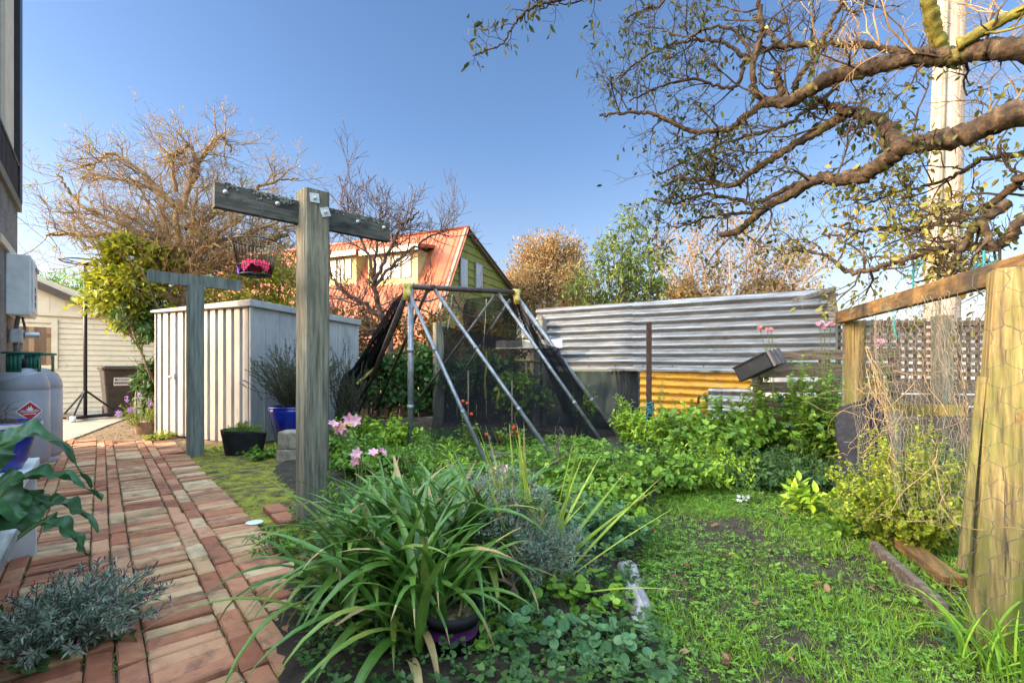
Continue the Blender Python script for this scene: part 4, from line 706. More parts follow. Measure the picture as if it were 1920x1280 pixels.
net('bird_netting', [R0-UP*.03, at(737, 572, 5.9), at(703, 628, 6.3), at(662, 688, 6.6), at(638, 708, 6.6), at(626, 785, 6.6)], [R0+rd*.02-UP*.05, at(748, 600, 6.2), at(724, 655, 6.7), at(702, 702, 7.0), at(680, 735, 7.2), at(658, 785, 7.3)], 'net_dense', 'dense black netting gathered into a hanging bundle down the left leg of the frame', 4, .05)
net('bird_netting', [at(828, 612, 6.3), at(832, 660, 6.2), at(818, 730, 6.0), at(806, 826, 5.7)], [at(1046, 650, 6.5), at(1070, 700, 6.5), at(1100, 760, 6.4), at(1128, 836, 6.2)], 'net', 'wide see-through black netting hung across the middle of the frame', 5, .03)
net('bird_netting', [at(962, 556, 6.55), at(985, 620, 6.55), at(1040, 720, 6.4), at(1085, 838, 6.2)], [at(974, 556, 6.6), at(1030, 640, 6.65), at(1096, 735, 6.7), at(1168, 834, 6.7)], 'net', 'black netting stretched down the right end of the frame', 3, .03)
net('bird_netting', [at(874, 560, 6.9), at(868, 600, 6.9), at(880, 640, 6.9)], [at(962, 552, 6.7), at(975, 600, 6.8), at(980, 650, 6.9)], 'net', 'loose black netting sagging below the ridge pole', 3, .05)
def rope(name, pts, r, m, label, cat, grp=None): return tag(MB().tube(smooth_path(pts), r, 5).build(name, m, loc=pts[0], smooth=True), label, cat, grp)
rope('net_cord', [R0-UP*.13, at(800, 565, 6.2), at(846, 556, 6.4), at(875, 592, 6.5), at(930, 588, 6.6), at(968, 558, 6.6)], .009, 'black_cloth', 'black cord looping between the ends of the ridge pole', 'cord')
for u, v0, v1, Y in ((848, 552, 618, 6.2), (912, 560, 700, 6.5)): rope('hanging_string', [at(u, v0, Y), at(u-4, (v0+v1)/2, Y), at(u-9, v1, Y)], .004, 'rope', 'pale string hanging from the ridge pole' + (' to the netting corner' if u < 900 else ' behind the netting'), 'string')
for u, v0, v1, l in ((911, 658, 748, 'longer yellow-green ribbon dangling behind the netting'), (934, 728, 765, 'shorter yellow-green ribbon dangling low behind the netting')):
    p = at(u, v0, 6.7); q = at(u-1, v1, 6.7); tag(MB().grid(np.array([[p+(q-p)*k+np.array([-.014+.01*math.sin(k*7), .01*math.sin(k*9), 0]), p+(q-p)*k+np.array([.014+.01*math.sin(k*7), 0.02*math.cos(k*6), 0])] for k in np.linspace(0, 1, 12)])).build('ribbon', 'ribbon', loc=p), l, 'ribbon')
tag(MB().tube([at(669, 720, 6.55), at(703, 689, 6.75)], .02, 10).build('yellow_tube', 'yellow_plastic', loc=at(669, 720, 6.55), smooth=True), 'short yellow tube caught in the gathered netting', 'tube')
tag(MB().tube([at(965, 675, 6.75), at(1016, 679, 6.7)], .02, 10).build('yellow_tube', 'yellow_plastic', loc=at(965, 675, 6.75), smooth=True), 'short yellow tube lying level inside the right side of the netting', 'tube')
# raised bed boards inside
tag(MB().bar(at(830, 792, 7.2), at(690, 800, 7.6), .04, .2).build('bed_board', 'fence_wood', loc=at(760, 800, 7.4), bevel=.005), 'dark timber edging board at the back of the netted bed', 'board')
tag(MB().bar(G(915, 868)+UP*.06, G(1010, 873)+UP*.06, .04, .12).build('bed_board', 'fence_wood', loc=G(960, 868), bevel=.005), 'reddish timber edging board at the front of the netted bed', 'board')
tag(MB().bar(at(1000, 812, 6.7), at(1110, 832, 6.5), .04, .14).build('bed_board', 'fence_wood', loc=at(1050, 820, 6.6), bevel=.005), 'weathered edging board low behind the right netting', 'board')
# ================================================================== fences
FL, FRr = at(1005, 580, 8.0), at(1566, 541, 6.0); fd = (FRr-FL)*np.array([1, 1, 0]); fl = np.linalg.norm(fd); fd = fd/fl; fn = np.array([fd[1], -fd[0], 0])
def corr(p, d, L, z0, z1, n, pitch, amp, z1b=None, z0b=None, dent=.006, nx=40):
    k = int(round((z1-z0)/pitch*10)); t = np.linspace(0, 1, k+1); x = np.linspace(0, L, nx); za = z0+((z0b if z0b is not None else z0)-z0)*x/L; zb = z1+((z1b if z1b is not None else z1)-z1)*x/L
    P = np.zeros((nx, k+1, 3)); base = np.asarray(p)*np.array([1, 1, 0])
    ph = 2*math.pi*t*(z1-z0)/pitch; wv = amp*np.sign(np.cos(ph))*np.abs(np.cos(ph))**.8
    dn = dent*(np.sin(x*3.1+1)[:, None]*np.sin(t*4+.5)[None]+np.sin(x*7.7)[:, None]*np.cos(t*9)[None]*.5)
    P[:] = base+d*x[:, None, None]+n*(wv[None, :, None]+dn[..., None]); P[..., 2] = za[:, None]+(zb-za)[:, None]*t[None]; return MB().grid(P)
IF = thing('iron_fence', 'long corrugated iron fence of two grey sheets screwed level one beside the other', 'fence', (FL+FRr)/2*np.array([1, 1, 0]))
zl, zr = FL[2], FRr[2]; js = .39*fl; zm = zl+(zr-zl)*.39
corr(FL, fd, js, .99, zl, fn, .118, .026, zm, .99).build('iron_sheet', 'zinc', IF, True)
corr(FL+fd*js+fn*.012, fd, fl-js, .985, zm+.004, fn, .118, .026, zr, .955).build('iron_sheet', 'zinc', IF, True)
b = MB(); b.bar(FL*np.array([1, 1, 0])-fn*.05+UP*(zl-.01), FL*np.array([1, 1, 0])+fd*fl-fn*.05+UP*(zr-.01), .06, .05); b.bar(FL*np.array([1, 1, 0])-fn*.05+UP*1.05, FL*np.array([1, 1, 0])+fd*fl-fn*.05+UP*1.03, .06, .05); b.build('rail', 'fence_wood', IF)
b = MB()
for x in (.05, 1.6, 2.9, fl-.05): q = (FL+fd*x)*np.array([1, 1, 0])-fn*.13; b.bar(q, q+UP*(zl-.08), .1, .1)
b.build('post', 'fence_wood', IF); b = MB(); q = (FL+fd*.1)*np.array([1, 1, 0])+fn*.045; b.bar(q+UP*1.35, q+UP*(zl-.1), .07, .03, up=fn); b.build('batten', 'weathered', IF)
b = MB()
for x in np.arange(.1, fl, .42):
    for z_ in (zl-.08+(zr-zl)*x/fl, 1.03): q = (FL+fd*x)*np.array([1, 1, 0])+fn*.03+UP*z_; b.tube([q, q+fn*.01], .01, 6)
b.build('screw', 'rust', IF)
tag(MB().bar(at(1490, 563, 5.85), at(1562, 541, 5.85), .1, .05).bar(at(1556, 541, 5.85), at(1566, 610, 5.85), .1, .04).build('loose_board', 'weathered', loc=at(1530, 552, 5.85)), 'grey weathered board leaning up at the right end of the iron fence top', 'board')
q = FL*np.array([1, 1, 0])
# lower screen: dark cloth, yellow iron, patched dark iron
o = net('shade_screen', [(q+fd*-.3-fn*.06)+UP*.95, (q+fd*-.3-fn*.06)+UP*.0], [(q+fd*2.2-fn*.06)+UP*.95, (q+fd*2.2-fn*.06)+UP*0], 'shade_cloth', 'dark shade cloth stretched below the grey iron sheets', 6, .02); o['category'] = 'shade cloth'; del o['group']
ya = hit(1200, 700, q+fn*.06, fn); yb = hit(1408, 720, q+fn*.06, fn); yl = np.linalg.norm((yb-ya)[:2])
YI = corr(ya, fd, yl, .1, .985, fn, .112, .017, .93).build('yellow_iron_sheet', 'yellow_iron', loc=(ya+yb)/2*np.array([1, 1, 0]), smooth=True); tag(YI, 'yellow corrugated iron sheet standing below the grey fence', 'iron sheet')
yc = hit(1328, 740, q+fn*.11, fn); yd = hit(1412, 740, q+fn*.11, fn)
tag(corr(yc, fd, np.linalg.norm((yd-yc)[:2]), .3, .72, fn, .13, .022, .72).build('dark_iron_sheet', 'dark_iron', loc=yc*np.array([1, 1, 0]), smooth=True), 'small dark streaked iron sheet overlapping the yellow sheet', 'iron sheet')
tag(MB().bar(hit(1140, 692, q+fn*.1, fn), hit(1395, 697, q+fn*.1, fn), .03, .03).build('fence_rail', 'weathered', loc=hit(1270, 695, q+fn*.1, fn)), 'thin grey timber rail under the grey iron sheets', 'rail')
tag(MB().bar(at(930, 646, 7.7), at(1054, 644, 7.5), .03, .13).build('white_board', 'white_paint', loc=at(990, 645, 7.6)), 'short white board fixed level behind the netting', 'board')
for i, (u, v, Y, wd, lab) in enumerate([(1003, 640, 7.7, .13, 'grey timber post under the white board'), (1018, 600, 7.8, .1, 'brown timber post at the left end of the iron fence'), (822, 605, 8.3, .16, 'thick grey-green timber post standing behind the netting')]):
    p = at(u, v, Y); o = rough_post((p[0], p[1], 0), wd, p[2], .5, 'weathered' if i < 2 else 'grey_post', None, 'fence_post', 6); tag(o, lab, 'post')
# back fence across the rear
BF = thing('back_fence', 'low dark timber back fence half buried in creeper behind the netting', 'fence', (-2, 9.6, 0)); b = MB()
for k in range(26):
    x = -4.2+k*.19; b.box((x, 9.6-.06*k*.3, .55), (.17, .022, 1.1+.04*math.sin(k*3)))
b.build('paling', 'fence_wood', BF); MB().bar((-4.3, 9.66, .85), (.6, 9.15, .85), .05, .09).build('rail', 'fence_wood', BF)
# rusty stake
st0 = at(1219, 786, 5.6); st1 = at(1217, 612, 5.6); b = MB(); b.box((st0+st1)/2-UP*.1, (.05, .006, st1[2]-st0[2]+.3)); b.box((st0+st1)/2-UP*.1+np.array([-.025, .02, 0]), (.006, .045, st1[2]-st0[2]+.3)); o = b.build('steel_stake', 'rust', loc=st0*np.array([1, 1, 0])); tag(o, 'rusty steel stake standing upright before the fence', 'stake')
b = MB(); p = at(1219, 765, 5.58)
for k in range(5): a = np.linspace(0, 2*math.pi, 12); b.tube(np.stack([np.cos(a)*.04, np.sin(a)*.04, .012*np.sin(a*2+k)], -1)+p+UP*(.03*k-.06), .008, 5)
b.tube(smooth_path([p-UP*.02, p+np.array([-.05, -.04, -.1]), p+np.array([-.06, -.05, -.2])]), .008, 5); tag(b.build('twine', 'teal_twine', loc=p, smooth=True), 'teal twine knotted low on the rusty stake', 'twine')
# black seedling tray
A_, B_, D_, E_ = at(1373, 689, 5.2), at(1433, 659, 5.02), at(1387, 717, 5.12), at(1459, 653, 5.3); e1_, e2_, e3_ = B_-A_, D_-A_, E_-B_; TR = thing('plastic_tray', 'black plastic tray tilted on top of the timber pallet', 'tray', A_)
b = MB(); b.prism([A_, B_, B_+e2_, D_], e3_*.93); b.build('tray_body', 'black_plastic', TR, bevel=.012); b = MB()
for k in range(3): s = B_+e3_*(.1+.3*k)+nrm(e1_)*.0; b.add([s, s+e3_*.2, s+e3_*.2+e2_, s+e2_, s+e1_*.07+e2_*.03, s+e3_*.2+e1_*.07+e2_*.03, s+e3_*.2+e2_*.97+e1_*.07, s+e2_*.97+e1_*.07], [(4, 5, 6, 7), (0, 1, 5, 4), (1, 2, 6, 5), (2, 3, 7, 6), (3, 0, 4, 7)])
b.build('end_rib', 'dark_plastic', TR); b = MB(); nf = nrm(np.cross(e1_, e2_)); nf = nf if nf[1] < 0 else -nf; b.bar(A_+e2_*.93+nf*.006, B_+e2_*.93+nf*.006, .02, .014); b.bar(A_+e2_*.06+nf*.006, B_+e2_*.06+nf*.006, .02, .014); b.build('rim', 'black_plastic', TR)
# spade handle
p = at(1317, 762, 5.3); b = MB(); t = thing('spade', 'spade with D-shaped handle standing among the shrubs', 'spade', p*np.array([1, 1, 0])); b.tube([p*np.array([1, 1, 0])+UP*.2, p-UP*.05], .018, 10); b.build('shaft', 'pine', t, True)
a = np.linspace(-.6, math.pi+.6, 16); MB().tube(np.stack([np.cos(a)*.045, np.zeros(16), .07+np.sin(a)*.055], -1)+p, .012, 8).build('grip', 'black_plastic', t, True); MB().tube([p+np.array([-.03, 0, .125]), p+np.array([.03, 0, .125])], .014, 8).build('grip_bar', 'pine', t, True)
# pallet fence
PF = thing('pallet_fence', 'weathered grey pallet of wide horizontal boards behind the leafy plants', 'pallet fence', (3.6, 5.3, 0)); p0 = at(1425, 700, 5.5)*np.array([1, 1, 0]); p1 = at(1690, 700, 5.0)*np.array([1, 1, 0])
for z0, hh, o_ in ((1.13, .11, .03), (.96, .14, .0), (.78, .12, .02), (.6, .13, -.01), (.4, .14, 0), (.2, .13, 0)): MB().bar(p0+UP*z0+nrm(p0-p1)*o_, p1+UP*(z0+.03), .022, hh).build('board', 'fence_wood', PF, bevel=.004)
for k in (.0, .5, .98): q_ = p0+(p1-p0)*k+np.array([0, .05, 0]); rough_post(q_, .09, 1.17 if k else 1.05, .1, 'fence_wood', PF, 'stud', 6)
# lattice fence on the right
LT = thing('lattice_fence', 'grey garden lattice fence with a white wall showing through', 'lattice fence', (5.2, 6.4, 0)); l0, l1 = at(1560, 700, 6.6), at(1860, 700, 6.2); b = MB(); ld = nrm((l1-l0)*np.array([1, 1, 0])); Ll = np.linalg.norm(l1-l0); lb0 = l0*np.array([1, 1, 0])
for z_ in np.arange(.85, 1.68, .095): b.bar(lb0+UP*z_, lb0+ld*Ll+UP*(z_-.03), .012, .058)
b.build('slat_row', 'fence_wood', LT); b = MB()
for x in np.arange(0, Ll, .1): b.bar(lb0+ld*x+UP*.8-np.array([0, -.016, 0]), lb0+ld*x+UP*1.66-np.array([0, -.016, 0]), .012, .055, up=np.array([0, 1, 0]))
b.build('slat_column', 'fence_wood', LT); b = MB()
b.bar(lb0+UP*.0, lb0+UP*1.75, .1, .1, up=np.array([0, 1, 0])); b.build('post', 'grey_post', LT); b = MB(); q_ = lb0+ld*Ll*.66; b.bar(q_-np.array([0, .1, 0]), q_+UP*1.68-np.array([0, .1, 0]), .16, .16, up=np.array([0, 1, 0])); b.build('post', 'grey_post', LT); b = MB()
for k in range(5): b.bar(lb0+UP*(.1+k*.16), lb0+ld*Ll+UP*(.1+k*.16), .02, .14)
b.build('board', 'fence_wood', LT)
wp = at(1700, 640, 11.5); wb_ = MB(); wb_.box((wp[0], 12.5, 1.0), (5.5, 2, 2.0)); WHB = thing('white_building', 'low white building behind the lattice fence', 'building', (wp[0], 12.5, 0)); wb_.build('wall', 'white_wall', WHB); MB().box((wp[0], 12.4, 2.06), (5.8, 2.6, .1)).build('roof', 'grey_trim', WHB); b = MB(); b.box((wp[0]-1.2, 11.49, 1.2), (.7, .03, .7)); b.build('window', 'pale_pane', WHB)
tag(MB().bar(at(1560, 603, 7.0), at(1600, 606, 7.0), .03, .22).build('white_post_panel', 'white_paint', loc=at(1580, 604, 7.0)), 'white painted panel just right of the iron fence', 'panel')
# utility pole and wires
up0 = np.array([7.1, 8.0, 0]); ut = at(1783, 0, 7.8); ud = ut-up0; t = thing('utility_pole', 'tall pale timber utility pole rising behind the branches', 'utility pole', up0)
b = MB(); b.tube([up0+ud*k for k in np.linspace(0, 1.35, 12)], np.linspace(.26, .17, 12), 20); b.build('shaft', 'pole_wood', t, True)
b = MB(); s = np.array([-.8, -.6, 0]); b.tube([up0+ud*k+s*(.27-.055*k) for k in np.linspace(0, 1.2, 10)], .03, 8); b.build('conduit', 'grey_trim', t, True)
for i, (a_, c_, Ya, Yc) in enumerate([((1530, -20), (1432, 420), 9, 45), ((1592, -20), (1500, 330), 9, 45), ((1668, 160), (1560, 380), 14, 45)]): tag(MB().tube([at(*a_, Ya), at(*c_, Yc)], .006+.006*(i < 2), 5).build('power_line', 'dark_wire', loc=at(*a_, Ya)), ['leftmost of the thin overhead wires beside the utility pole', 'middle thin overhead wire beside the utility pole', 'thin overhead wire closest to the utility pole'][i], 'wire', 'overhead wires')
tag(MB().tube([at(-60, 330, 6.5), at(110, 470, 16)], .006, 5).build('service_wire', 'dark_wire', loc=at(-60, 330, 6.5)), 'thin wire running from the grey house toward the garage', 'wire')
# ================================================================== chicken run on the right
rp = np.array([2.66, 3.72, 0]); o = thing('round_post', 'round yellow timber post wrapped with black cloth at its foot', 'post', rp)
b = MB(); b.tube([rp+UP*z_+np.array([.0, 0, 0]) for z_ in np.linspace(-.1, 1.36, 9)], .068, 20); b.build('pole', 'pine', o, True)
rp2 = at(1602, 600, 3.85)*np.array([1, 1, 0]); t = rough_post(rp2-np.array([.02, -.04, 0]), .07, 1.43, .6, 'weathered', None, 'square_stake', 8); tag(t, 'grey square stake standing just behind the round yellow post', 'stake')
a = np.linspace(0, 2*math.pi, 37); zz = np.linspace(.02, .74, 16); A_, Z_ = np.meshgrid(a, zz, indexing='xy'); rr = .15+.035*np.sin(A_*2+1)+.02*np.sin(A_*5+Z_*9)-.045*(Z_/.74)**3+.01*np.sin(A_*9+Z_*20); rr[:, -1] = rr[:, 0]
tp = Z_+.05*np.sin(A_*1+2.5)*(Z_/.74); tp[:, -1] = tp[:, 0]
tag(MB().grid(np.stack([rp[0]+.045+np.cos(A_)*rr*1.05, rp[1]+np.sin(A_)*rr, tp], -1)).build('cloth_wrap', 'black_cloth', loc=rp, smooth=True), 'black woven cloth wrapped around the foot of the round post', 'cloth')
tag(MB().bar(at(1676, 800, 3.7)*np.array([1, 1, 0]), at(1676, 775, 3.7), .14, .03, up=np.array([.4, -1, 0])).build('leaning_board', 'weathered', loc=at(1668, 800, 3.95)*np.array([1, 1, 0])), 'pale grey board standing beside the black cloth wrap', 'board')
bp0 = np.array([1.655, 1.66, 0]); bt0 = np.array([1.76, 1.68, 1.345]); BP = thing('square_post', 'large lit square timber post strung with chicken wire at the right edge', 'post', bp0)
px = nrm(np.array([.82, -.57, 0])); py = np.array([-px[1], px[0], 0]); b = MB(); hw = .062; q = hw-.008
prof = [(-q, -hw), (0, -hw), (q, -hw), (hw, -q), (hw, 0), (hw, q), (q, hw), (0, hw), (-q, hw), (-hw, q), (-hw, 0), (-hw, -q), (-q, -hw)]
P = np.array([[bp0+(bt0-bp0)*k+px*x_*(1+.02*math.sin(k*9+x_*50))+py*y_ for x_, y_ in prof] for k in np.linspace(-.05, 1, 16)]); b.grid(P[:, ::-1]); b.poly(P[-1, :-1]); b.build('timber', 'pine', BP)
b = MB(); s = bp0-px*.078-py*.03; b.bar(s+UP*.3, s+(bt0-bp0)*.72+px*.006, .022, .03); b.build('side_batten', 'pine', BP)
kn = bp0+(bt0-bp0)*.62-py*(hw+.001)+px*.03; b = MB()
for r_, m_ in ((.02, 0), (.013, 1), (.006, 0)): a = np.linspace(0, 2*math.pi, 17)[:-1]; b.poly([kn-py*(.0006*(3-r_*100))+px*math.cos(x)*r_+UP*math.sin(x)*r_*1.2 for x in a], m_)
b.build('knot', ['beam', 'pine'], BP)
bm0 = rp+UP*1.40+np.array([-.06, .1, 0]); bm1 = bt0+UP*.05+np.array([.12, -.2, 0.0]); b = MB(); b.bar(bm0, bm1, .05, .095); tag(b.build('rail_beam', 'beam', loc=bm0, bevel=.006), 'brown timber rail running from the round post to the square post', 'beam')
mr0 = at(1650, 765, 4.4); mr1 = at(1810, 770, 3.6); tag(MB().bar(mr0, mr1, .045, .09).build('mid_rail', 'pine', loc=mr0, bevel=.005), 'yellow timber rail low behind the chicken wire', 'rail')
# chicken wire
def hexnet(name, p, d, L, z0, z1, cell, amp, m, r, label, keep=None, n_=None):
    t = thing(name, label, 'wire netting', p) if False else None
    hx, hy = cell*.866, cell*1.5/2; pts = {}; E = set(); s = cell/2*1.0
    def key(x, y): return (round(x, 4), round(y, 4))
    cols_ = int(L/hx)+1; rows = int((z1-z0)/(1.5*s))+1
    for i in range(rows):
        for j in range(cols_):
            cx = j*hx+(hx/2 if i % 2 else 0); cy = i*1.5*s; c = [key(cx+s*math.cos(math.pi/2+k*math.pi/3), cy+s*math.sin(math.pi/2+k*math.pi/3)) for k in range(6)]
            for k in range(6): E.add(tuple(sorted((c[k], c[(k+1) % 6]))))
    nn = np.cross(d, UP) if n_ is None else n_; b = MB()
    def warp(x, y):
        ox = amp*(math.sin(x*9+y*5)+.7*math.sin(x*3.1-y*13+2)+.4*math.sin(y*23+x*31)); oz = amp*(.9*math.sin(x*7-y*4+1)+.5*math.cos(x*17+y*11)); on = amp*1.6*(math.sin(x*5+y*3)+.5*math.sin(x*2-y*8))
        return p+d*(x+ox)+UP*(z0+y+oz)+nn*on
    for e in E:
        (xa, ya), (xb, yb) = e
        if max(xa, xb) > L or min(xa, xb) < 0 or min(ya, yb) < 0: continue
        if keep and not keep((xa+xb)/2, (ya+yb)/2): continue
        A_, B_ = warp(xa, ya), warp(xb, yb); mid = (A_+B_)/2+rng.normal(size=3)*cell*.05; b.tube([A_, mid, B_], r*(1.4 if abs(xa-xb) < 1e-3 else 1), 3, cap=False)
    return tag(b.build(name, m, loc=p, smooth=True), label, 'wire netting')
w0 = rp-np.array([.05, .09, 0]); w1 = bp0-px*.06+py*.0; wd_ = nrm(w1-w0); wL = np.linalg.norm(w1-w0)
hexnet('chicken_wire', w0, wd_, wL, .3, 1.3, .072, .021, 'wire', .001, 'crumpled rusty chicken wire stretched between round and square posts', lambda x, y: y < 1.0+.02*math.sin(x*9))
hexnet('chicken_wire', w0+wd_*.9-np.array([-.12, 0, 0]), wd_, wL-.95, .25, 1.2, .06, .024, 'wire', .0008, 'second tangled layer of chicken wire bunched beside the square post', lambda x, y: x > .25*y)
hexnet('chicken_wire', bp0-py*(hw+.012)-px*.09+UP*.0, px, .4, .02, 1.33, .085, .006, 'dark_wire', .0009, 'dark chicken wire lying over the face of the large square post')
hexnet('chicken_wire', at(1560, 570, 3.9)*np.array([1, 1, 0])+np.array([0, 0, 0]), nrm(np.array([1., -.25, 0])), .9, 1.1, 1.65, .075, .02, 'wire', .001, 'fine slack wire netting above the timber rail', lambda x, y: y < .45-.3*x+.1*math.sin(x*11))
# dry vines over the wire
b = MB()
for k in range(40):
    x = rng.uniform(.55, wL-.1) if k > 14 else rng.uniform(.2, 1.3); p = w0+wd_*x+UP*rng.uniform(.35, 1.1)+np.cross(wd_, UP)*rng.normal()*.05; d = nrm(wd_*rng.normal()*.6-UP*.5+rng.normal(size=3)*.2); P = [p]
    for i in range(9): d = nrm(d+rng.normal(size=3)*.35-UP*.05); P.append(P[-1]+d*rng.uniform(.03, .075))
    b.tube(smooth_path(P, 2), np.linspace(.0022, .001, len(smooth_path(P, 2))), 4, cap=False)
for k in range(14): 
    t_ = k/13; p = w0+wd_*(.55+rng.normal()*.03)+UP*(1.12-.02*k); P = [p+wd_*(.55*s_)+UP*(-.42*s_+.05*math.sin(s_*6+k))+np.cross(wd_, UP)*(.03*math.sin(k+s_*5)) for s_ in np.linspace(0, rng.uniform(.5, 1.15), 8)]; b.tube(np.array(P)+rng.normal(size=(8, 3))*.012, np.linspace(.0026, .001, 8), 4, cap=False)
tag(b.build('dry_vine', 'dry_vine', loc=w0, smooth=True), 'golden dead vine stems tangled through the chicken wire', 'vine')
# teal netting scraps on the rail
for i, (u, v, Y, L_, lab) in enumerate([(1680, 572, 2.85, .22, 'teal net scrap draped over the middle of the timber rail'), (1845, 490, 2.2, .1, 'small teal twine knot hanging from the branch above the rail'), (1712, 520, 2.9, .08, 'teal twine tied to the branch above the round post')]):
    b = MB(); c = at(u, v, Y)
    for k in range(26 if i == 0 else 5):
        p = c+np.array([rng.normal()*L_*(.5 if i == 0 else .2), rng.normal()*.03-(rng.normal()*L_*.4 if i == 0 else 0), rng.normal()*.02+.0]); d = nrm(rng.normal(size=3)*np.array([1, .8, .5])-UP*.3); P = [p]
        for j in range(6): d = nrm(d+rng.normal(size=3)*.7); P.append(P[-1]+d*.022)
        b.tube(P, .0014 if i == 0 else .003, 3, cap=False)
    if i == 0: b.tube(smooth_path([at(1678, 590, 2.86), at(1676, 610, 2.85), at(1682, 635, 2.84)]), .006, 5)
    if i: b.tube(smooth_path([c+UP*.05, c, c-UP*.09]), .006, 5)
    tag(b.build('teal_twine', 'teal_twine', loc=c, smooth=True), lab, 'twine')
# ground timbers of the run
tag(MB().bar(G(1636, 1040)+UP*.015, G(1770, 1165)+UP*.01, .035, .13).build('edging_board', 'fence_wood', loc=G(1700, 1100), bevel=.006), 'weathered edging board along the lawn in front of the sunny bush', 'board')
tag(MB().bar(G(1672, 1022)+UP*.06, G(1790, 1108)+UP*.04, .09, .05).build('edging_board', 'beam', loc=G(1740, 1070), bevel=.006), 'brown sunlit board lying under the sunny bush', 'board')
# ================================================================== green house with the red roof, far behind
pk = at(869, 430, 18.0); r_ = nrm(at(631, 462, 20.4)-pk); r_[2] = 0; r_ = nrm(r_); g_ = np.array([-r_[1], r_[0], 0]); g_ = g_ if g_[0] > 0 else -g_          # ridge runs left and away, gable runs right and away
HO = thing('gabled_house', 'olive green house with steep orange-red iron roof and two dormers', 'house', (pk[0], pk[1], 0)); Lr = 13.0
rn = nrm(np.cross(nrm(pk*0+(-g_)*1.0-UP*1.75), r_)); rn = rn if rn[1] < 0 else -rn
WF = 2.7; ze = pk[2]-1.75*WF; WR = 5.2; zb = pk[2]-.36*WR
def rfp(L, w_, lift=0): return pk+r_*L-g_*w_-UP*1.75*w_+rn*lift
b = MB(); xs = np.arange(-.25, Lr, .045); k = xs/.19; wv = .028*((k % 1) < .22); b.grid(np.array([[rfp(x, -.02, wz+.03), rfp(x, WF, wz+.03)] for x, wz in zip(xs, wv)])); b.build('roof', 'roof_red', HO)
b = MB(); b.add([pk+UP*.02+r_*-.25, pk+UP*.02+r_*Lr, pk+r_*Lr+g_*WR-UP*.36*WR, pk+r_*-.25+g_*WR-UP*.36*WR], [(0, 1, 2, 3)]); b.build('rear_roof', 'roof_red', HO)
b = MB(); b.tube([pk+r_*-.25+UP*.05, pk+r_*Lr+UP*.05], .07, 8); b.build('ridge_cap', 'roof_red', HO, True)
b = MB(); zz = 0.0
el, er = pk-g_*WF, pk+g_*WR
def gedge(z_): return (max(-WF, -(pk[2]-z_)/1.75), min(WR, (pk[2]-z_)/.36))
while zz < pk[2]-.1:
    z1_ = min(zz+.3, pk[2]-.02); a0, a1 = gedge(zz); c0, c1_ = gedge(z1_); nn = r_*-.03
    b.add([pk*np.array([1, 1, 0])+g_*a0+UP*zz+nn, pk*np.array([1, 1, 0])+g_*a1+UP*zz+nn, pk*np.array([1, 1, 0])+g_*c1_+UP*z1_, pk*np.array([1, 1, 0])+g_*c0+UP*z1_], [(0, 1, 2, 3)]); zz += .3
b.build('gable_wall', 'olive_board', HO); b = MB(); b.bar(pk-r_*.1+UP*.04, pk-r_*.1+g_*(WR+.1)-UP*.36*(WR+.1)+UP*.04, .14, .2); b.bar(pk-r_*.12, pk-r_*.12-g_*WF-UP*1.75*WF, .12, .14); b.build('barge_board', 'grey_trim', HO)
b = MB(); fw = rfp(0, WF)*np.array([1, 1, 0]); b.add([fw, fw+r_*Lr, fw+r_*Lr+UP*ze, fw+UP*ze], [(0, 1, 2, 3)]); b.build('front_wall', 'pale_yellow', HO)
for u0, v0, u1, v1 in ((862, 480, 876, 540), (891, 490, 904, 545)):
    A_ = hit(u0, v0, pk-r_*.06, r_); B_ = hit(u1, v0, pk-r_*.06, r_); wz = hit(u0, v1, pk-r_*.06, r_)[2]; c = (A_+B_)/2; wdt = np.linalg.norm((B_-A_)[:2]); gg = (g_, -r_, UP); zt = A_[2]
    wn = MB().box([c[0], c[1], (zt+wz)/2], (wdt, .06, zt-wz), gg).build('window', 'grey_trim', HO); MB().box(np.array([c[0], c[1], (zt+wz)/2])-r_*.034, (wdt-.07, .01, zt-wz-.1), gg).build('pane', 'pale_pane', wn)
fnrm = -g_ ; fnrm = fnrm if fnrm[1] < 0 else -fnrm
for (uR, vB, vT, uL) in ((783, 530, 466, 690), (668, 532, 476, 600)):
    br = hit(uR, vB, pk+rn*.03, rn); hgt = hit(uR, vT, br, fnrm)[2]-br[2]; bl = hit(uL, vB-4, br, fnrm); wdt = np.linalg.norm((bl-br)[:2]); dpt = hgt/1.75+.5
    dm_ = thing('x', 'x', 'x') if False else None; b = MB(); bl = br+r_*wdt
    b.add([br, bl, bl+UP*hgt, br+UP*hgt], [(3, 2, 1, 0)]); dw = b.build('dormer', 'pale_yellow', HO); b = MB()
    for q_ in (br, bl): MB().add([q_, q_+UP*hgt, q_+UP*hgt-fnrm*dpt], [(0, 1, 2)]).build('dormer_side', 'pale_yellow', dw)
    b = MB(); b.prism([br+fnrm*.25+UP*hgt-r_*.2, bl+fnrm*.25+UP*hgt+r_*.2, bl-fnrm*dpt+UP*(hgt+.25)+r_*.2, br-fnrm*dpt+UP*(hgt+.25)-r_*.2], UP*.12); b.build('dormer_roof', 'roof_red', dw)
    b = MB(); b.bar(br+fnrm*.26+UP*(hgt+.0)-r_*.2, bl+fnrm*.26+UP*(hgt+.0)+r_*.2, .05, .2); b.build('dormer_fascia', 'cream', dw); b = MB()
    for k in range(4): q_ = br+r_*wdt*(.12+.2*k)+fnrm*.03+UP*hgt*.52; b.box(q_+r_*wdt*.08, (wdt*.15, .03, hgt*.66), (r_, fnrm, UP))
    b.build('dormer_window', 'pale_pane', dw)
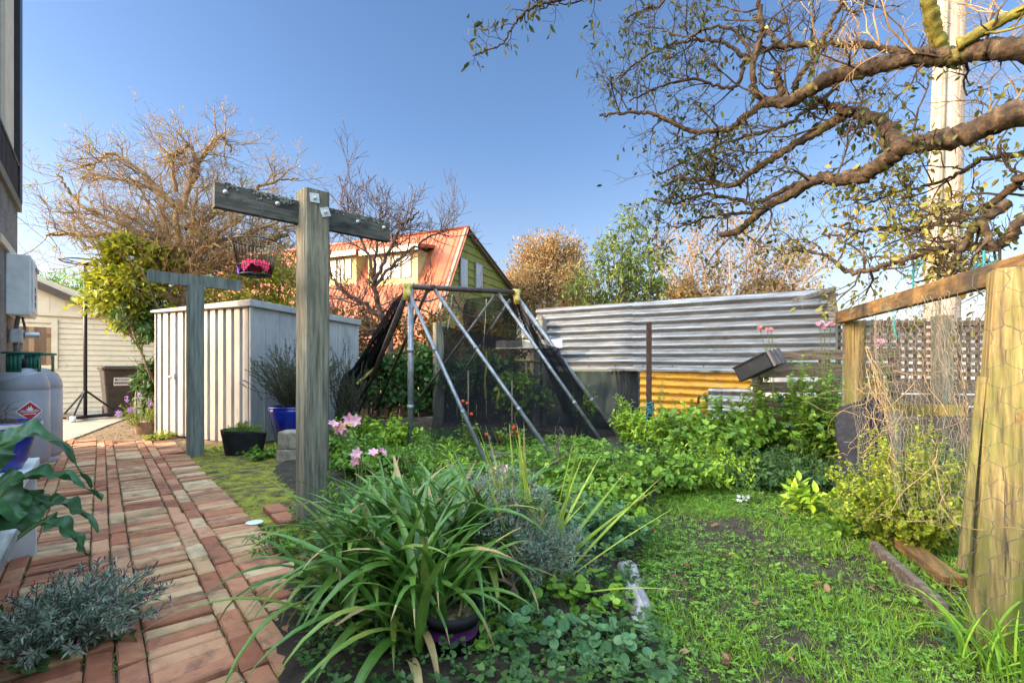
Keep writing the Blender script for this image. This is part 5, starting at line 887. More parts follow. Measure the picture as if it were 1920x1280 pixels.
# ================================================================== fruit tree reaching in from the right
TRB = np.array([4.25, 2.5, 0]); TREE = thing('fruit_tree', 'old mossy fruit tree with thick limbs and sparse yellowing leaves on the right', 'tree', TRB)
W = Wood(); W.limb([TRB-UP*.1, TRB+np.array([-.05, 0, 1.0]), TRB+np.array([-.1, .02, 1.9]), TRB+np.array([-.25, .05, 2.45])], .22, .15, 14, .01)
W.b.build('trunk', 'bark', TREE, True)
def LP(l, Y0, Y1, curve=1.0):
    n = len(l); return [at(u, v, Y0+(Y1-Y0)*(i/(n-1))**curve) for i, (u, v) in enumerate(l)]
def pxr(w_, Y): return w_/2/F*Y
fork = TRB+np.array([-.2, .05, 2.35])
limbs = []      # (path, r0, r1, material, twig count, twig length, level)
W = Wood(); allw = [W]
def limb(W, pts, w0, w1, Y0, Y1, tw, L, lev, pre=(), m=0, up=.12, start=.15, curve=1.0, kids=4, rough=.006):
    P, rad = W.limb(list(pre)+LP(pts, Y0, Y1, curve), pxr(w0*.78, Y0), pxr(w1*.8, Y1), 14 if w0 > 20 else 9, rough, 9, m=m)
    if tw: W.spread(P, rad, tw, L, lev, start, up, kids, minr=.0014, m=m, rmax=.009)
    return P
WA = Wood()
limb(WA, [(1920, 97), (1855, 93), (1795, 103), (1725, 106), (1660, 119), (1611, 135), (1557, 146), (1519, 168), (1481, 190), (1432, 192)], 52, 24, 2.6, 3.5, 10, 0.41, 2, pre=[fork, (fork+at(1920, 97, 2.6))/2+UP*.05])
limb(WA, [(1481, 190), (1460, 160), (1456, 140), (1462, 122)], 20, 12, 3.45, 3.45, 3, .2, 1)
limb(WA, [(1432, 192), (1400, 217), (1373, 238), (1335, 246), (1297, 246), (1254, 227), (1210, 211), (1165, 213), (1124, 217)], 18, 5, 3.5, 4.0, 16, 0.45, 2)
limb(WA, [(1432, 190), (1414, 165), (1414, 108), (1430, 60), (1422, 0), (1410, -60)], 17, 8, 3.5, 3.3, 9, 0.41, 2)
limb(WA, [(1487, 180), (1495, 150), (1525, 108), (1557, 43), (1584, 0), (1610, -50)], 15, 8, 3.5, 3.2, 6, 0.41, 2)
limb(WA, [(1745, 105), (1700, 98), (1638, 87), (1573, 81), (1519, 84), (1465, 84), (1438, 57), (1415, 30)], 20, 7, 3.0, 3.7, 11, 0.41, 2)
limb(WA, [(1500, 84), (1440, 92), (1400, 108), (1384, 157), (1357, 165), (1310, 150), (1250, 158), (1180, 190)], 13, 4, 3.6, 4.0, 12, 0.41, 2)
limb(WA, [(1400, 106), (1384, 100), (1357, 79), (1313, 76), (1259, 84), (1205, 110), (1160, 150)], 11, 4, 3.7, 4.2, 11, 0.41, 2)
limb(WA, [(1519, 168), (1490, 178), (1570, 160), (1480, 230), (1410, 252), (1350, 270), (1290, 300), (1230, 330)], 14, 4, 3.5, 4.2, 4, 0.36, 2)
limb(WA, [(1414, 108), (1380, 60), (1330, 50), (1290, 70), (1250, 60), (1200, 45)], 9, 3, 3.5, 4.0, 9, 0.36, 2)
limb(WA, [(1280, -70), (1270, -20), (1235, 10), (1190, 25), (1170, 42)], 9, 3, 3.2, 3.5, 6, 0.32, 2)
WN = Wood()
for pts in ([(1920, 97), (1855, 93), (1795, 103), (1725, 106), (1660, 119), (1611, 135), (1557, 146)], [(1745, 105), (1638, 87), (1573, 81), (1519, 84)], [(1960, 60), (1900, 30), (1850, 20)], [(1900, 200), (1855, 215), (1774, 240)]):
    P = smooth_path(LP(pts, 2.7, 3.3), 8); WN.spread(P, np.full(len(P), .012), 8, .5, 2, .02, .25, 4, minr=.0013, rmax=.006)
WN.b.build('twig', 'bark_gold', TREE, True, label='fine bare twigs above the upper limb')
ll = WA.b.build('limb', 'bark', TREE, True, label='upper spreading limb with tangled twigs')
WM = Wood()
limb(WM, [(1765, 95), (1752, 55), (1742, 10), (1738, -40)], 32, 28, 2.85, 2.7, 0, .4, 1, rough=.002); limb(WM, [(1795, 85), (1850, 55), (1900, 28), (1960, 5)], 26, 22, 2.75, 2.5, 4, .4, 1, rough=.002)
WM.b.build('limb', 'bark_moss', TREE, True, label='thick yellow-green mossy limb')
WBm = Wood()
limb(WBm, [(1920, 215), (1855, 233), (1774, 260), (1692, 276), (1660, 303), (1622, 325), (1579, 336), (1530, 336), (1476, 368), (1427, 395), (1384, 433), (1350, 440)], 64, 12, 2.6, 3.9, 14, 0.45, 2, pre=[fork-UP*.2, (fork+at(1920, 215, 2.6))/2-UP*.05])
limb(WBm, [(1690, 275), (1671, 258), (1660, 236), (1627, 217), (1590, 211), (1557, 233), (1497, 265), (1438, 303), (1400, 330), (1373, 347), (1330, 342), (1281, 336), (1240, 350)], 36, 5, 3.0, 4.0, 19, 0.45, 2)
limb(WBm, [(1590, 213), (1570, 200), (1540, 190), (1520, 170)], 22, 4, 3.3, 3.4, 5, 0.32, 2)
limb(WBm, [(1530, 336), (1480, 350), (1420, 380), (1370, 372), (1320, 365), (1270, 380), (1220, 372)], 14, 4, 3.5, 4.3, 12, 0.45, 2)
limb(WBm, [(1427, 395), (1370, 400), (1320, 410), (1275, 425), (1250, 420)], 9, 3, 3.9, 4.4, 9, 0.41, 2)
WBm.b.build('limb', 'bark', TREE, True, label='thickest lower limb with a curved elbow')
WC_ = Wood()
limb(WC_, [(1960, 400), (1890, 450), (1855, 462), (1800, 466), (1747, 471), (1690, 488), (1638, 504), (1600, 511), (1570, 496), (1546, 477), (1500, 470)], 26, 5, 2.7, 3.6, 16, 0.41, 2, pre=[fork-UP*.45])
limb(WC_, [(1890, 380), (1855, 405), (1830, 420), (1800, 470), (1785, 500), (1770, 530)], 26, 9, 2.8, 2.9, 5, 0.36, 2)
limb(WC_, [(1960, 330), (1900, 350), (1844, 390), (1774, 413), (1720, 430), (1650, 428), (1590, 440), (1540, 440)], 22, 4, 2.7, 3.6, 16, 0.41, 2, pre=[fork-UP*.35])
limb(WC_, [(1960, 300), (1900, 290), (1840, 300), (1790, 330), (1730, 350), (1680, 360), (1620, 385)], 14, 4, 2.7, 3.5, 14, 0.41, 2)
limb(WC_, [(1840, 415), (1855, 450), (1870, 470)], 20, 8, 2.8, 2.75, 2, .3, 1)
limb(WC_, [(1980, 500), (1900, 510), (1830, 500), (1760, 520), (1700, 530)], 9, 3, 2.8, 3.3, 10, 0.41, 2)
WC_.b.build('limb', 'bark', TREE, True, label='lower drooping limb hung with yellow leaves')
WD = Wood(); limb(WD, [(1130, -60), (1075, -10), (1030, 5), (1000, 12), (975, 35), (960, 52), (945, 80), (920, 92), (886, 105)], 8, 3, 3.3, 3.4, 12, .2, 1, start=.2); limb(WD, [(1150, -40), (1090, 0), (1040, 8), (1010, 22)], 5, 2, 3.3, 3.4, 9, .16, 1)
WD.b.build('limb', 'bark', TREE, True, label='thin twig hanging in at the top centre')
uu = lambda T: CU+T[:, 0]/T[:, 1]*F
WA.leaf_at_tips(TREE, .22, 2, LEAF, .055, 'leaf_tree', .55, .03, lambda T: uu(T) < 1420, .9); WBm.leaf_at_tips(TREE, .34, 2, LEAF, .054, 'leaf_tree', .6, .035, None, .8)
WC_.leaf_at_tips(TREE, .42, 2, LEAF, .05, 'leaf_tree_yellow', .62, .045, None, .7); WA.leaf_at_tips(TREE, .05, 1, LEAF, .055, 'leaf_tree_yellow', .6, .03, lambda T: uu(T) > 1420, .9); WD.leaf_at_tips(TREE, .5, 1, LEAF, .07, 'leaf_tree', .5, .02, None, 1.0)
# ================================================================== bare trees at the back
def bare(label, base, paths, m, lm, lf, w0, tw, L, lev, kids=4, minr=.004, leafsize=.06, up=.22, bend=.13, name='bare_tree', rough=.02, ymid=8.6, start=.2):
    t = thing(name, label, 'tree', base); W = Wood()
    for k, (pts, a, c, Ya, Yc) in enumerate(paths):
        P, rad = W.limb(LP(pts, Ya, Yc), pxr(a, Ya), pxr(c, Yc), 8, rough)
        W.spread(P, rad, tw, L, lev, start, up, kids, bend=bend, minr=minr, rmax=.012)
    W.b.build('trunk', m, t, True)
    if lf: W.leaf_at_tips(t, lf, 1, LEAF4, leafsize, lm, .6, .03)
    return t, W
b1 = at(345, 600, 8.9)*np.array([1, 1, 0])
bare('large bare golden-twigged tree behind the garden shed', b1, [
 ([(345, 800), (346, 640), (345, 560), (338, 520), (335, 440), (328, 380)], 24, 9, 8.9, 8.7), ([(345, 575), (310, 550), (260, 545), (220, 540)], 22, 7, 8.9, 8.3), ([(338, 520), (390, 500), (430, 480), (470, 465), (540, 440)], 22, 7, 8.9, 9.2),
 ([(328, 385), (273, 332), (219, 289), (180, 305), (150, 312)], 10, 3, 8.7, 8.0), ([(340, 400), (371, 312), (406, 258), (425, 265), (432, 285)], 11, 3, 8.7, 9.0), ([(335, 390), (367, 310), (351, 275), (332, 290), (306, 305)], 9, 3, 8.8, 8.4),
 ([(328, 470), (242, 441), (156, 441), (110, 440), (85, 441)], 10, 3, 8.7, 7.8), ([(300, 450), (219, 414), (156, 390), (125, 350), (105, 325)], 8, 2.5, 8.7, 8.0), ([(325, 380), (273, 351), (219, 336), (145, 336)], 8, 3, 8.8, 8.8),
 ([(345, 430), (410, 400), (470, 360), (520, 340), (560, 335)], 10, 3, 8.9, 9.4), ([(340, 480), (420, 450), (500, 430), (570, 420)], 10, 3, 8.9, 9.0), ([(330, 360), (322, 290), (319, 300), (318, 290)], 8, 2.5, 8.7, 8.7), ([(338, 500), (280, 470), (220, 480), (170, 500)], 9, 3, 8.8, 8.6)]+[([(340, 540), ((340+u)/2+8*math.sin(u), (520+v)/2-20), (u, v)], 7, 2.5, 8.8, 8.4+.9*(u % 7)/7) for u, v in [(120, 400), (150, 460), (190, 380), (215, 430), (250, 330), (265, 400), (300, 330), (380, 330), (400, 380), (440, 345), (455, 410), (500, 385), (520, 440), (555, 405), (420, 460), (480, 490), (545, 490), (380, 420), (300, 440)]],
 'bark_gold', 'leaf_evergreen', .05, 36, 17, .7, 2, 4, .0028, .07, up=.1, start=.12)
b2 = at(722, 600, 8.7)*np.array([1, 1, 0])
bare('smaller bare dark-twigged tree between the large post and the netted frame', b2, [
 ([(735, 760), (728, 640), (718, 600), (706, 560), (700, 530)], 16, 8, 8.7, 8.5), ([(718, 600), (680, 570), (650, 550), (622, 520), (600, 480)], 9, 3, 8.6, 8.3), ([(702, 535), (690, 480), (672, 430), (655, 400), (635, 375)], 7, 2.5, 8.5, 8.2), ([(702, 530), (725, 480), (750, 430), (770, 410), (785, 395)], 8, 2.5, 8.5, 8.4),
 ([(704, 535), (735, 500), (780, 460), (815, 440), (840, 430)], 7, 2.5, 8.5, 8.8), ([(700, 525), (706, 450), (712, 410), (716, 385)], 6, 2, 8.5, 8.5), ([(722, 610), (690, 620), (640, 625), (600, 610)], 8, 3, 8.7, 8.5), ([(715, 590), (755, 570), (800, 585), (850, 600)], 6, 2, 8.7, 9.0)],
 'bark_dark', 'leaf_gold', .04, 16, 15, .7, 2, 4, .0035, .06, up=.3)
# ------------------------------------------------------------------ leafy trees and shrubs behind
def shrub(name, label, cat, c, parts, wood=None, lm='leaf_green', leaf=LEAF, group=None, sm='stem_brown', foot=None):
    c = np.asarray(c, float); base = (c if foot is None else np.asarray(foot, float))*np.array([1, 1, 0]); t = thing(name, label, cat, base, group)
    W = Wood(); k = wood or 7
    for (cc, rad, n, size, wide, drop, mm) in parts:
        cc = np.asarray(cc, float); clump(t, cc, rad, n, leaf, size, mm or lm, wide, drop=drop, k=70 if n > 4500 else 30, shell=.25 if n > 4500 else .5)
        for _ in range(k if drop < .5 or name != 'evergreen_shrub' else 0):
            e = cc+rng.normal(size=3)*np.asarray(rad)*.5; P, r_ = W.limb([base+rng.normal(size=3)*.06*np.array([1, 1, 0]), (base+e)/2+rng.normal(size=3)*.1, e], .022, .006, 6, .01); W.spread(P, r_, 4, np.mean(rad)*.9, 1, .5, .2, 3, minr=.003)
    W.b.build('stem', sm, t, True); return t
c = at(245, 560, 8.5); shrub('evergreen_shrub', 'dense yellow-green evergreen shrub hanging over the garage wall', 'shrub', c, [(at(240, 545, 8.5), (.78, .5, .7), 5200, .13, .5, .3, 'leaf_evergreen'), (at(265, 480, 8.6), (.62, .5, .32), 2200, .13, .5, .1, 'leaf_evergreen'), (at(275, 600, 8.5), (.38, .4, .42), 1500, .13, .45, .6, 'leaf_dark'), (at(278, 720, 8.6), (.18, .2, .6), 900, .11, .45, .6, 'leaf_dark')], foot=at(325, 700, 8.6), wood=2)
c = at(460, 545, 10.2); shrub('background_shrub', 'mixed yellow and green bush rising behind the shed roof', 'shrub', c, [(at(390, 560, 10.2), (1.1, .6, .55), 2600, .12, .6, .2, 'leaf_evergreen'), (at(520, 540, 10.2), (1.0, .6, .8), 3000, .12, .6, .2, 'leaf_evergreen'), (at(470, 500, 10.6), (1.3, .5, .6), 1500, .11, .6, .2, 'leaf_gold')])
for (u, v, Y, rx, rz, n, mm, lab) in [(640, 640, 9.4, .75, .85, 2800, 'leaf_gold', 'golden-leaved bush right of the shed end'), (735, 650, 9.6, .75, .8, 2600, 'leaf_gold', 'golden bush low behind the dark bare tree'), (845, 640, 9.9, .85, .7, 2600, 'leaf_gold', 'golden-brown bush behind the middle of the netting'), (940, 650, 9.7, .7, .6, 1900, 'leaf_gold', 'golden-brown bush behind the right end of the netting')]:
    c = at(u, v, Y); shrub('golden_bush', lab, 'bush', c, [(c, (rx, .5, rz), n, .085, .7, .1, mm)], 8, group='golden bushes along the back fence')
for (u, v, Y, rx, rz, n, lab) in [(700, 715, 8.4, .8, .5, 2600, 'dark green creeper mound left inside the netted frame'), (800, 700, 8.7, .8, .6, 2800, 'dark green creeper mound in the middle behind the frame uprights'), (905, 710, 8.6, .8, .5, 2600, 'dark green creeper mound behind the hanging ribbons'), (985, 730, 7.9, .45, .4, 1500, 'dark green creeper mound at the right behind the netting')]:
    c = at(u, v, Y); shrub('creeper_mound', lab, 'creeper', c, [(c, (rx, .5, rz), n, .085, .8, .3, 'leaf_dark' if u != 985 else 'leaf_green')], 5, leaf=LOBED, group='creeper mounds on the back fence')
c = at(1030, 510, 23); t = shrub('round_tree', 'round pale golden tree beside the green house gable', 'tree', c, [(at(1030, 520, 23), (2.1, 2, 2.2), 15000, .19, .4, -.2, 'leaf_rusty'), (at(985, 560, 22), (1.3, 1, 1.6), 5000, .18, .35, -.2, 'leaf_rusty'), (at(1075, 560, 22), (1.3, 1, 1.6), 5000, .18, .35, -.2, 'leaf_rusty')], 12, sm='bark_pale')
bt_ = at(1175, 600, 9.3)*np.array([1, 1, 0]); t = thing('tall_green_tree', 'tall green-leaved young tree rising behind the iron fence', 'tree', bt_); W = Wood(); PP = []
for e in [(1188, 380), (1165, 412), (1205, 430), (1118, 428), (1100, 490), (1235, 470), (1245, 520), (1150, 470), (1180, 500), (1070, 505), (1130, 530), (1210, 540), (1050, 520)]:
    E = at(e[0], e[1], 9.3+rng.normal()*.3); P, r_ = W.limb([bt_+rng.normal(size=3)*.08*np.array([1, 1, 0]), bt_*.75+E*.25*np.array([1, 1, 0])+UP*E[2]*.5, E], .03, .006, 6, .02); W.spread(P, r_, 16, .42, 1, .45, .35, 3, minr=.003)
W.b.build('trunk', 'stem_brown', t, True); W.leaf_at_tips(t, .95, 5, LEAF, .12, 'leaf_olive', .38, .08, None, .9); 
b3 = at(1380, 600, 11)*np.array([1, 1, 0])
t, W = bare('wide shrub of pinkish twigs and golden leaves behind the iron fence', b3, [([(1380+i*9, 720), (1375+i*14, 620), (1370+i*22, 540), (1368+i*30+(i % 2)*10, 430+abs(i)*9+(i % 3)*14)], 7, 2.5, 11+(i % 3)*.4, 11+(i % 2)) for i in range(-5, 7)], 'bark_pale', 'leaf_gold', .8, 7, 16, .85, 1, 5, .004, .1, up=.35, name='golden_shrub', start=.35)
W.leaf_at_tips(t, .6, 2, LEAF4, .09, 'leaf_gold', .6, .12)
c = at(1300, 560, 11.5); shrub('golden_bush', 'golden-leaved bush filling in low behind the middle of the iron fence', 'bush', c, [(at(1290, 560, 11.5), (.8, .6, .6), 1800, .1, .6, .1, 'leaf_gold'), (at(1450, 555, 11.8), (1.0, .6, .55), 1800, .1, .6, .1, 'leaf_gold')], 7)
c = at(140, 530, 18); shrub('distant_tree', 'feathery green tree just showing over the garage roof', 'tree', c, [(at(130, 530, 18), (1.6, 1, .55), 1500, .16, .35, .2, 'leaf_green')], 8)
for (u, Y, h_, lab) in [(1610, 30, 2.6, 'low distant hedge left of the utility pole'), (1740, 26, 2.4, 'low distant hedge at the foot of the utility pole')]:
    c = at(u, 690, Y)+UP*h_*.3; shrub('distant_hedge', lab, 'hedge', c, [(c, (4, 1, h_*.45), 2500, .3, .6, 0, 'leaf_green')], 4)
# ================================================================== plants of the garden
def flower(b, c, n, r, petals=6, m=0, cup=.35):
    n = nrm(n); a0 = rng.random()*6; ref = nrm(np.cross(n, [.3, .5, .8])); r2 = np.cross(n, ref)
    for k in range(petals):
        a = a0+k*2*math.pi/petals; d = ref*math.cos(a)+r2*math.sin(a); b.leaves(LEAF[0], LEAF[1], [c], [d+n*cup], [n-d*cup], [r*rng.uniform(.85, 1.1)], m, .75)
def heads(th, pts, r, lm, name='flower', stem_from=None, cl=3, center=None):
    for p in pts:
        b = MB(); n0 = nrm(np.array([-p[0]*.3, -1, .5]))
        for k in range(cl): flower(b, np.asarray(p)+rng.normal(size=3)*r*.45*(cl > 1), n0+rng.normal(size=3)*.45, r)
        mats = [lm]
        if center:
            b.leaves(ROUND[0], ROUND[1], [np.asarray(p)+n0*r*.25 for _ in range(3)], rdir(3), [n0]*3, [r*.4]*3, 1); mats.append(center)
        b.build(name, mats, th)
        if stem_from is not None:
            s = MB(); s.tube(smooth_path([stem_from, (np.asarray(stem_from)+p)/2+np.array([.03, .02, .05]), p]), .004, 5); s.build('flower_stem', 'stem_green', th, True)
# strappy clump in front
def straps(th, crowns, n, L, w_, lm, el=(.5, 1.4), bend=(1.2, 2.6), seg=11, az=None, tw=.25, name='foliage', notch=True, tips=.3):
    b = MB()
    for k in range(n):
        c = np.asarray(crowns[k % len(crowns)], float)+rng.normal(size=3)*np.array([.05, .05, .01]); a = rng.uniform(0, 2*math.pi) if az is None else az(k); l = L*rng.uniform(.6, 1.1); e0 = rng.uniform(*el); bd = rng.uniform(*bend); wd = w_*rng.uniform(.75, 1.15)
        p = c.copy(); h = np.array([math.cos(a), math.sin(a), 0]); side = np.array([-h[1], h[0], 0]); curl = rng.normal()*tw; P = []
        for i in range(seg+1):
            t = i/seg; e = e0-bd*t**1.4; hh = h*math.cos(curl*t)+side*math.sin(curl*t); d = hh*math.cos(e)+UP*math.sin(e); s = nrm(np.cross(d, UP)) if abs(d[2]) < .98 else side; s = s+np.cross(d, s)*.35*math.sin(curl*3*t); nn = np.cross(s, d)
            ww = wd*min(1, .55+t*2.2)*(1-max(0, t-.55)/.45*(.75 if notch and k % 5 == 0 else .985)); P.append([p-s*ww/2+nn*ww*.16, p-s*ww*.25+nn*ww*.03, p, p+s*ww*.25+nn*ww*.03, p+s*ww/2+nn*ww*.16]); p = p+d*l/seg
            if p[2] < .02: p[2] = .02
        P = np.array(P); cut = seg-int(rng.integers(1, 3)) if rng.random() < tips else seg; b.grid(P[:cut+1])
        if cut < seg: b.grid(P[cut:], 1)
    return b.build(name, [lm, 'leaf_tan'], th, True)
sb = np.array([-.45, 1.98, 0]); t = thing('strappy_plant', 'big clump of long arching dark green strap leaves at the front', 'plant', sb)
cr = [(-.52, 1.98, .08), (-.3, 1.98, .1), (-.62, 2.15, .08), (-.42, 1.78, .08), (-.2, 2.05, .1), (-.72, 1.95, .06), (-.6, 1.75, .06), (-.38, 1.62, .05)]
straps(t, [(x+.05, y, z) for x, y, z in cr], 210, .68, .036, 'leaf_strap', (.75, 1.42), (1.2, 2.7))
straps(t, [(x+.08, y+.05, z) for x, y, z in cr], 190, .62, .036, 'leaf_strap', (1.05, 1.5), (.5, 1.7))
straps(t, [(x+.05, y, z) for x, y, z in cr], 16, .5, .026, 'leaf_tan', (.2, .9), (1.6, 2.8), name='dead_foliage')
straps(t, [(-.3, 2.2, .08), (-.1, 2.3, .08), (-.45, 2.3, .08)], 46, .62, .03, 'leaf_strap', (1.0, 1.45), (.4, 1.3))
b = MB()
for u, v in ((672, 640+390), (690, 1030), (745, 1055)): p = at(u, v, 1.78); b.leaves(LEAF[0], LEAF[1], [p, p], [UP+rdir(1)[0]*.3, UP], rdir(2), [.07, .06], 0, .45)
b.build('seed_pod', 'dead_leaf', t)
# small black pot under the straps
pc = G(850, 1248); t = thing('plant_pot', 'small black pot with a purple band under the strap leaves', 'pot', pc); r_ = .088
MB().lathe([(0, .0), (r_*.78, 0), (r_*.95, .17), (r_*1.08, .172), (r_*1.1, .2), (r_*1.0, .2), (r_*.93, .165), (0, .16)], pc, 28).build('pot', 'black_plastic', t, True); MB().lathe([(r_*.935, .12), (r_*.965, .155), (r_*.966, .155)], pc, 28).build('band', 'purple_band', t, True); o = MB().lathe([(0, .172), (r_*.96, .168)], pc, 20).build('potting_mix', 'litter', t)
# flax
fb = G(992, 1138); t = thing('flax_plant', 'upright yellow-green flax with narrow sword leaves', 'plant', fb)
straps(t, [fb], 34, .78, .026, 'leaf_flax', (1.2, 1.55), (.0, .3), tw=.08, notch=False); straps(t, [fb], 8, .9, .02, 'leaf_flax', (.35, .8), (.1, .5), az=lambda k: rng.uniform(-.7, .9), tw=.1, notch=False)
# silver shrub
sbp = G(1000, 1150); t = thing('silver_shrub', 'lacy silver-green shrub on a crooked woody stem beside the flax', 'shrub', sbp); W = Wood()
for e in [(865, 985), (880, 930), (930, 950), (1060, 1010), (1110, 1040), (1030, 960), (960, 905), (1000, 1040), (900, 1040)]:
    P, r2 = W.limb([sbp, at(960, 1100, 1.95), (at(960, 1080, 1.95)+at(*e, 1.95))/2+rng.normal(size=3)*.02, at(*e, 1.9+rng.random()*.2)], .009, .002, 6, .006); W.spread(P, r2, 14, .13, 1, .55, .1, 4, minr=.0011)
W.b.build('stem', 'bark_pale', t, True); W.leaf_at_tips(t, 1, 9, LEAF4, .022, 'leaf_silver', .3, .016, None, 0, 'foliage')
# alstroemerias
for i, (u, v, Y, hd, lab) in enumerate([(668, 900, 2.75, [(628, 803), (657, 797), (643, 800)], 'pink lily-like flowers tall beside the large timber post'), (712, 930, 2.5, [(672, 859), (703, 854)], 'two lower pink lily flowers over the strap leaves'), (935, 930, 2.6, [(926, 878), (949, 882)], 'pair of pale pink lily buds beside the flax')]):
    p = at(u, v, Y); base = np.array([p[0], p[1]+.05, 0]); th, P = plant('lily_plant', lab, 'flowering plant', base, 20, .56 if i == 0 else .46, .24, 16, LEAF, .085, .3, 'leaf_green', 'stem_green', .0035, .25, .25, .35, .9)
    heads(th, [at(a, c, Y-.02) for a, c in hd], .042 if i == 0 else .034, 'petal_pink', stem_from=base+UP*.2, cl=2, center='petal_yellow')
    
p = at(830, 800, 2.75); th, P = plant('lily_plant', 'tall lily stem with spent seed heads behind the strap leaves', 'flowering plant', np.array([p[0], p[1], 0]), 9, .7, .16, 18, LEAF, .09, .22, 'leaf_bright', 'stem_green', .004, .1, .3, .6, .8)
p = at(745, 870, 2.7); plant('lily_plant', 'leafy lily stem rising left of the spent seed heads', 'flowering plant', np.array([p[0], p[1], 0]), 10, .6, .2, 18, LEAF, .1, .25, 'leaf_green', 'stem_green', .004, .2, .3, .5, .9)
p = at(925, 860, 2.9); plant('lily_plant', 'leafy lily stem below the middle leg of the frame', 'flowering plant', np.array([p[0], p[1], 0]), 12, .55, .2, 16, LEAF, .1, .25, 'leaf_green', 'stem_green', .004, .2, .3, .5, .9)
p = at(680, 900, 2.3); t = thing('broad_leaf_plant', 'pale spotted broad leaves standing among the strap leaves', 'plant', p*np.array([1, 1, 0])); b = MB()
for e, s in (((722, 935), .15), ((742, 930), .16), ((690, 945), .1), ((712, 960), .13)): q = at(*e, 2.25); b.leaves(LEAF[0], LEAF[1], [q-UP*.1], [UP+rdir(1)[0]*.25], [np.array([0, -1, .1])+rdir(1)[0]*.3], [s], 0, .75); b.tube([p*np.array([1, 1, 0])+UP*.05, q-UP*.1], .004, 5)
b.build('foliage', 'leaf_blue', t)
# ---- plants by list: (name, label, cat, u, v at ground, n, h, spread, per, leaf, size, wide, mat)
def pl(name, label, cat, u, v, n, h, s, per, leaf, size, wide, lm, **k):
    p = G(u, v); return plant(name, label, cat, p, n, h, s, per, leaf, size, wide, lm, **k)
SH_ = [
 ('bright_shrub', 'lime-green shrub rising beyond the right foot of the netting', 1272, 862, 70, .8, .42, 22, LEAF, .085, .6, 'leaf_bright'),
 ('bright_shrub', 'lime-green shrub in front of the rusty stake', 1225, 846, 60, .62, .36, 22, LEAF, .085, .62, 'leaf_bright'),
 ('leafy_shrub', 'lobed-leaf green shrub covering the base of the yellow iron', 1310, 866, 80, .86, .55, 18, LOBED, .1, .9, 'leaf_green'),
 ('leafy_shrub', 'lobed-leaf green shrub in front of the spade', 1370, 858, 80, .88, .55, 18, LOBED, .1, .9, 'leaf_green'),
 ('leafy_shrub', 'lobed-leaf shrub under the black tray', 1440, 850, 80, .92, .55, 18, LOBED, .095, .9, 'leaf_green'),
 ('leafy_shrub', 'lobed-leaf shrub at the left of the pallet foot', 1510, 860, 80, .98, .55, 18, LOBED, .095, .9, 'leaf_blue'),
 ('leafy_shrub', 'lobed-leaf shrub left of the round post', 1570, 880, 70, .84, .45, 18, LOBED, .085, .9, 'leaf_green'),
 ('bright_shrub', 'bright fern-leaved shrub at the far edge of the lawn', 1330, 915, 80, .58, .42, 22, LEAF, .065, .55, 'leaf_bright'),
 ('leafy_shrub', 'dark glossy shrub at the far left corner of the lawn', 1255, 925, 60, .52, .4, 18, LEAF, .09, .7, 'leaf_green'),
 ('low_shrub', 'low dark shrub along the lawn edge below the tray', 1420, 915, 70, .42, .42, 18, LEAF, .065, .7, 'leaf_dark'),
 ('low_shrub', 'low dark tangled shrub along the lawn edge left of the black cloth', 1510, 915, 70, .48, .45, 18, LEAF, .06, .6, 'leaf_dark'),
 ('soft_shrub', 'soft green mound left of the lawn corner', 1160, 945, 80, .6, .42, 18, ROUND, .062, .9, 'leaf_green'),
 ('soft_shrub', 'soft green mound beside the end of the frame leg', 1090, 960, 80, .55, .42, 18, ROUND, .062, .9, 'leaf_green'),
 ('soft_shrub', 'round-leaved mound right of the flax', 1110, 1040, 70, .42, .34, 18, ROUND, .06, .95, 'leaf_blue'),
 ('soft_shrub', 'green round-leaved mound hanging over the lawn edge', 1150, 1010, 70, .42, .3, 18, ROUND, .055, .95, 'leaf_green'),
 ('soft_shrub', 'small-leaved mound between the flax and the frame legs', 1040, 930, 70, .46, .4, 18, ROUND, .055, .9, 'leaf_green'),
 ('low_shrub', 'low weedy plant below the netted frame beside the steel upright', 790, 900, 60, .48, .4, 18, LEAF, .06, .6, 'leaf_green'),
 ('low_shrub', 'low leafy plant right of the large timber post', 690, 905, 70, .55, .36, 18, LOBED, .075, .8, 'leaf_green'),
 ('low_shrub', 'bright low plant at the left foot of the netted frame', 720, 850, 70, .58, .45, 18, LOBED, .08, .8, 'leaf_bright'),
 ('low_shrub', 'low plant in front of the gathered netting', 655, 858, 70, .6, .4, 18, LOBED, .08, .8, 'leaf_green'),
]
for (nm, lab, u, v, n, h, s, per, lf, sz, wd, lm) in SH_: pl(nm, lab, nm.split('_')[1], u, v, n, h, s, per, lf, sz*1.12, wd, lm, up=.35, out=.9, droop=.45, sizevar=.6, hvar=.5)
plant('bright_shrub', 'small lime-green shrub in front of the dark shade cloth', 'shrub', np.array([1.5, 6.0, 0]), 60, .78, .32, 22, LEAF, .085, .6, 'leaf_bright', up=.35, out=.9, droop=.4)
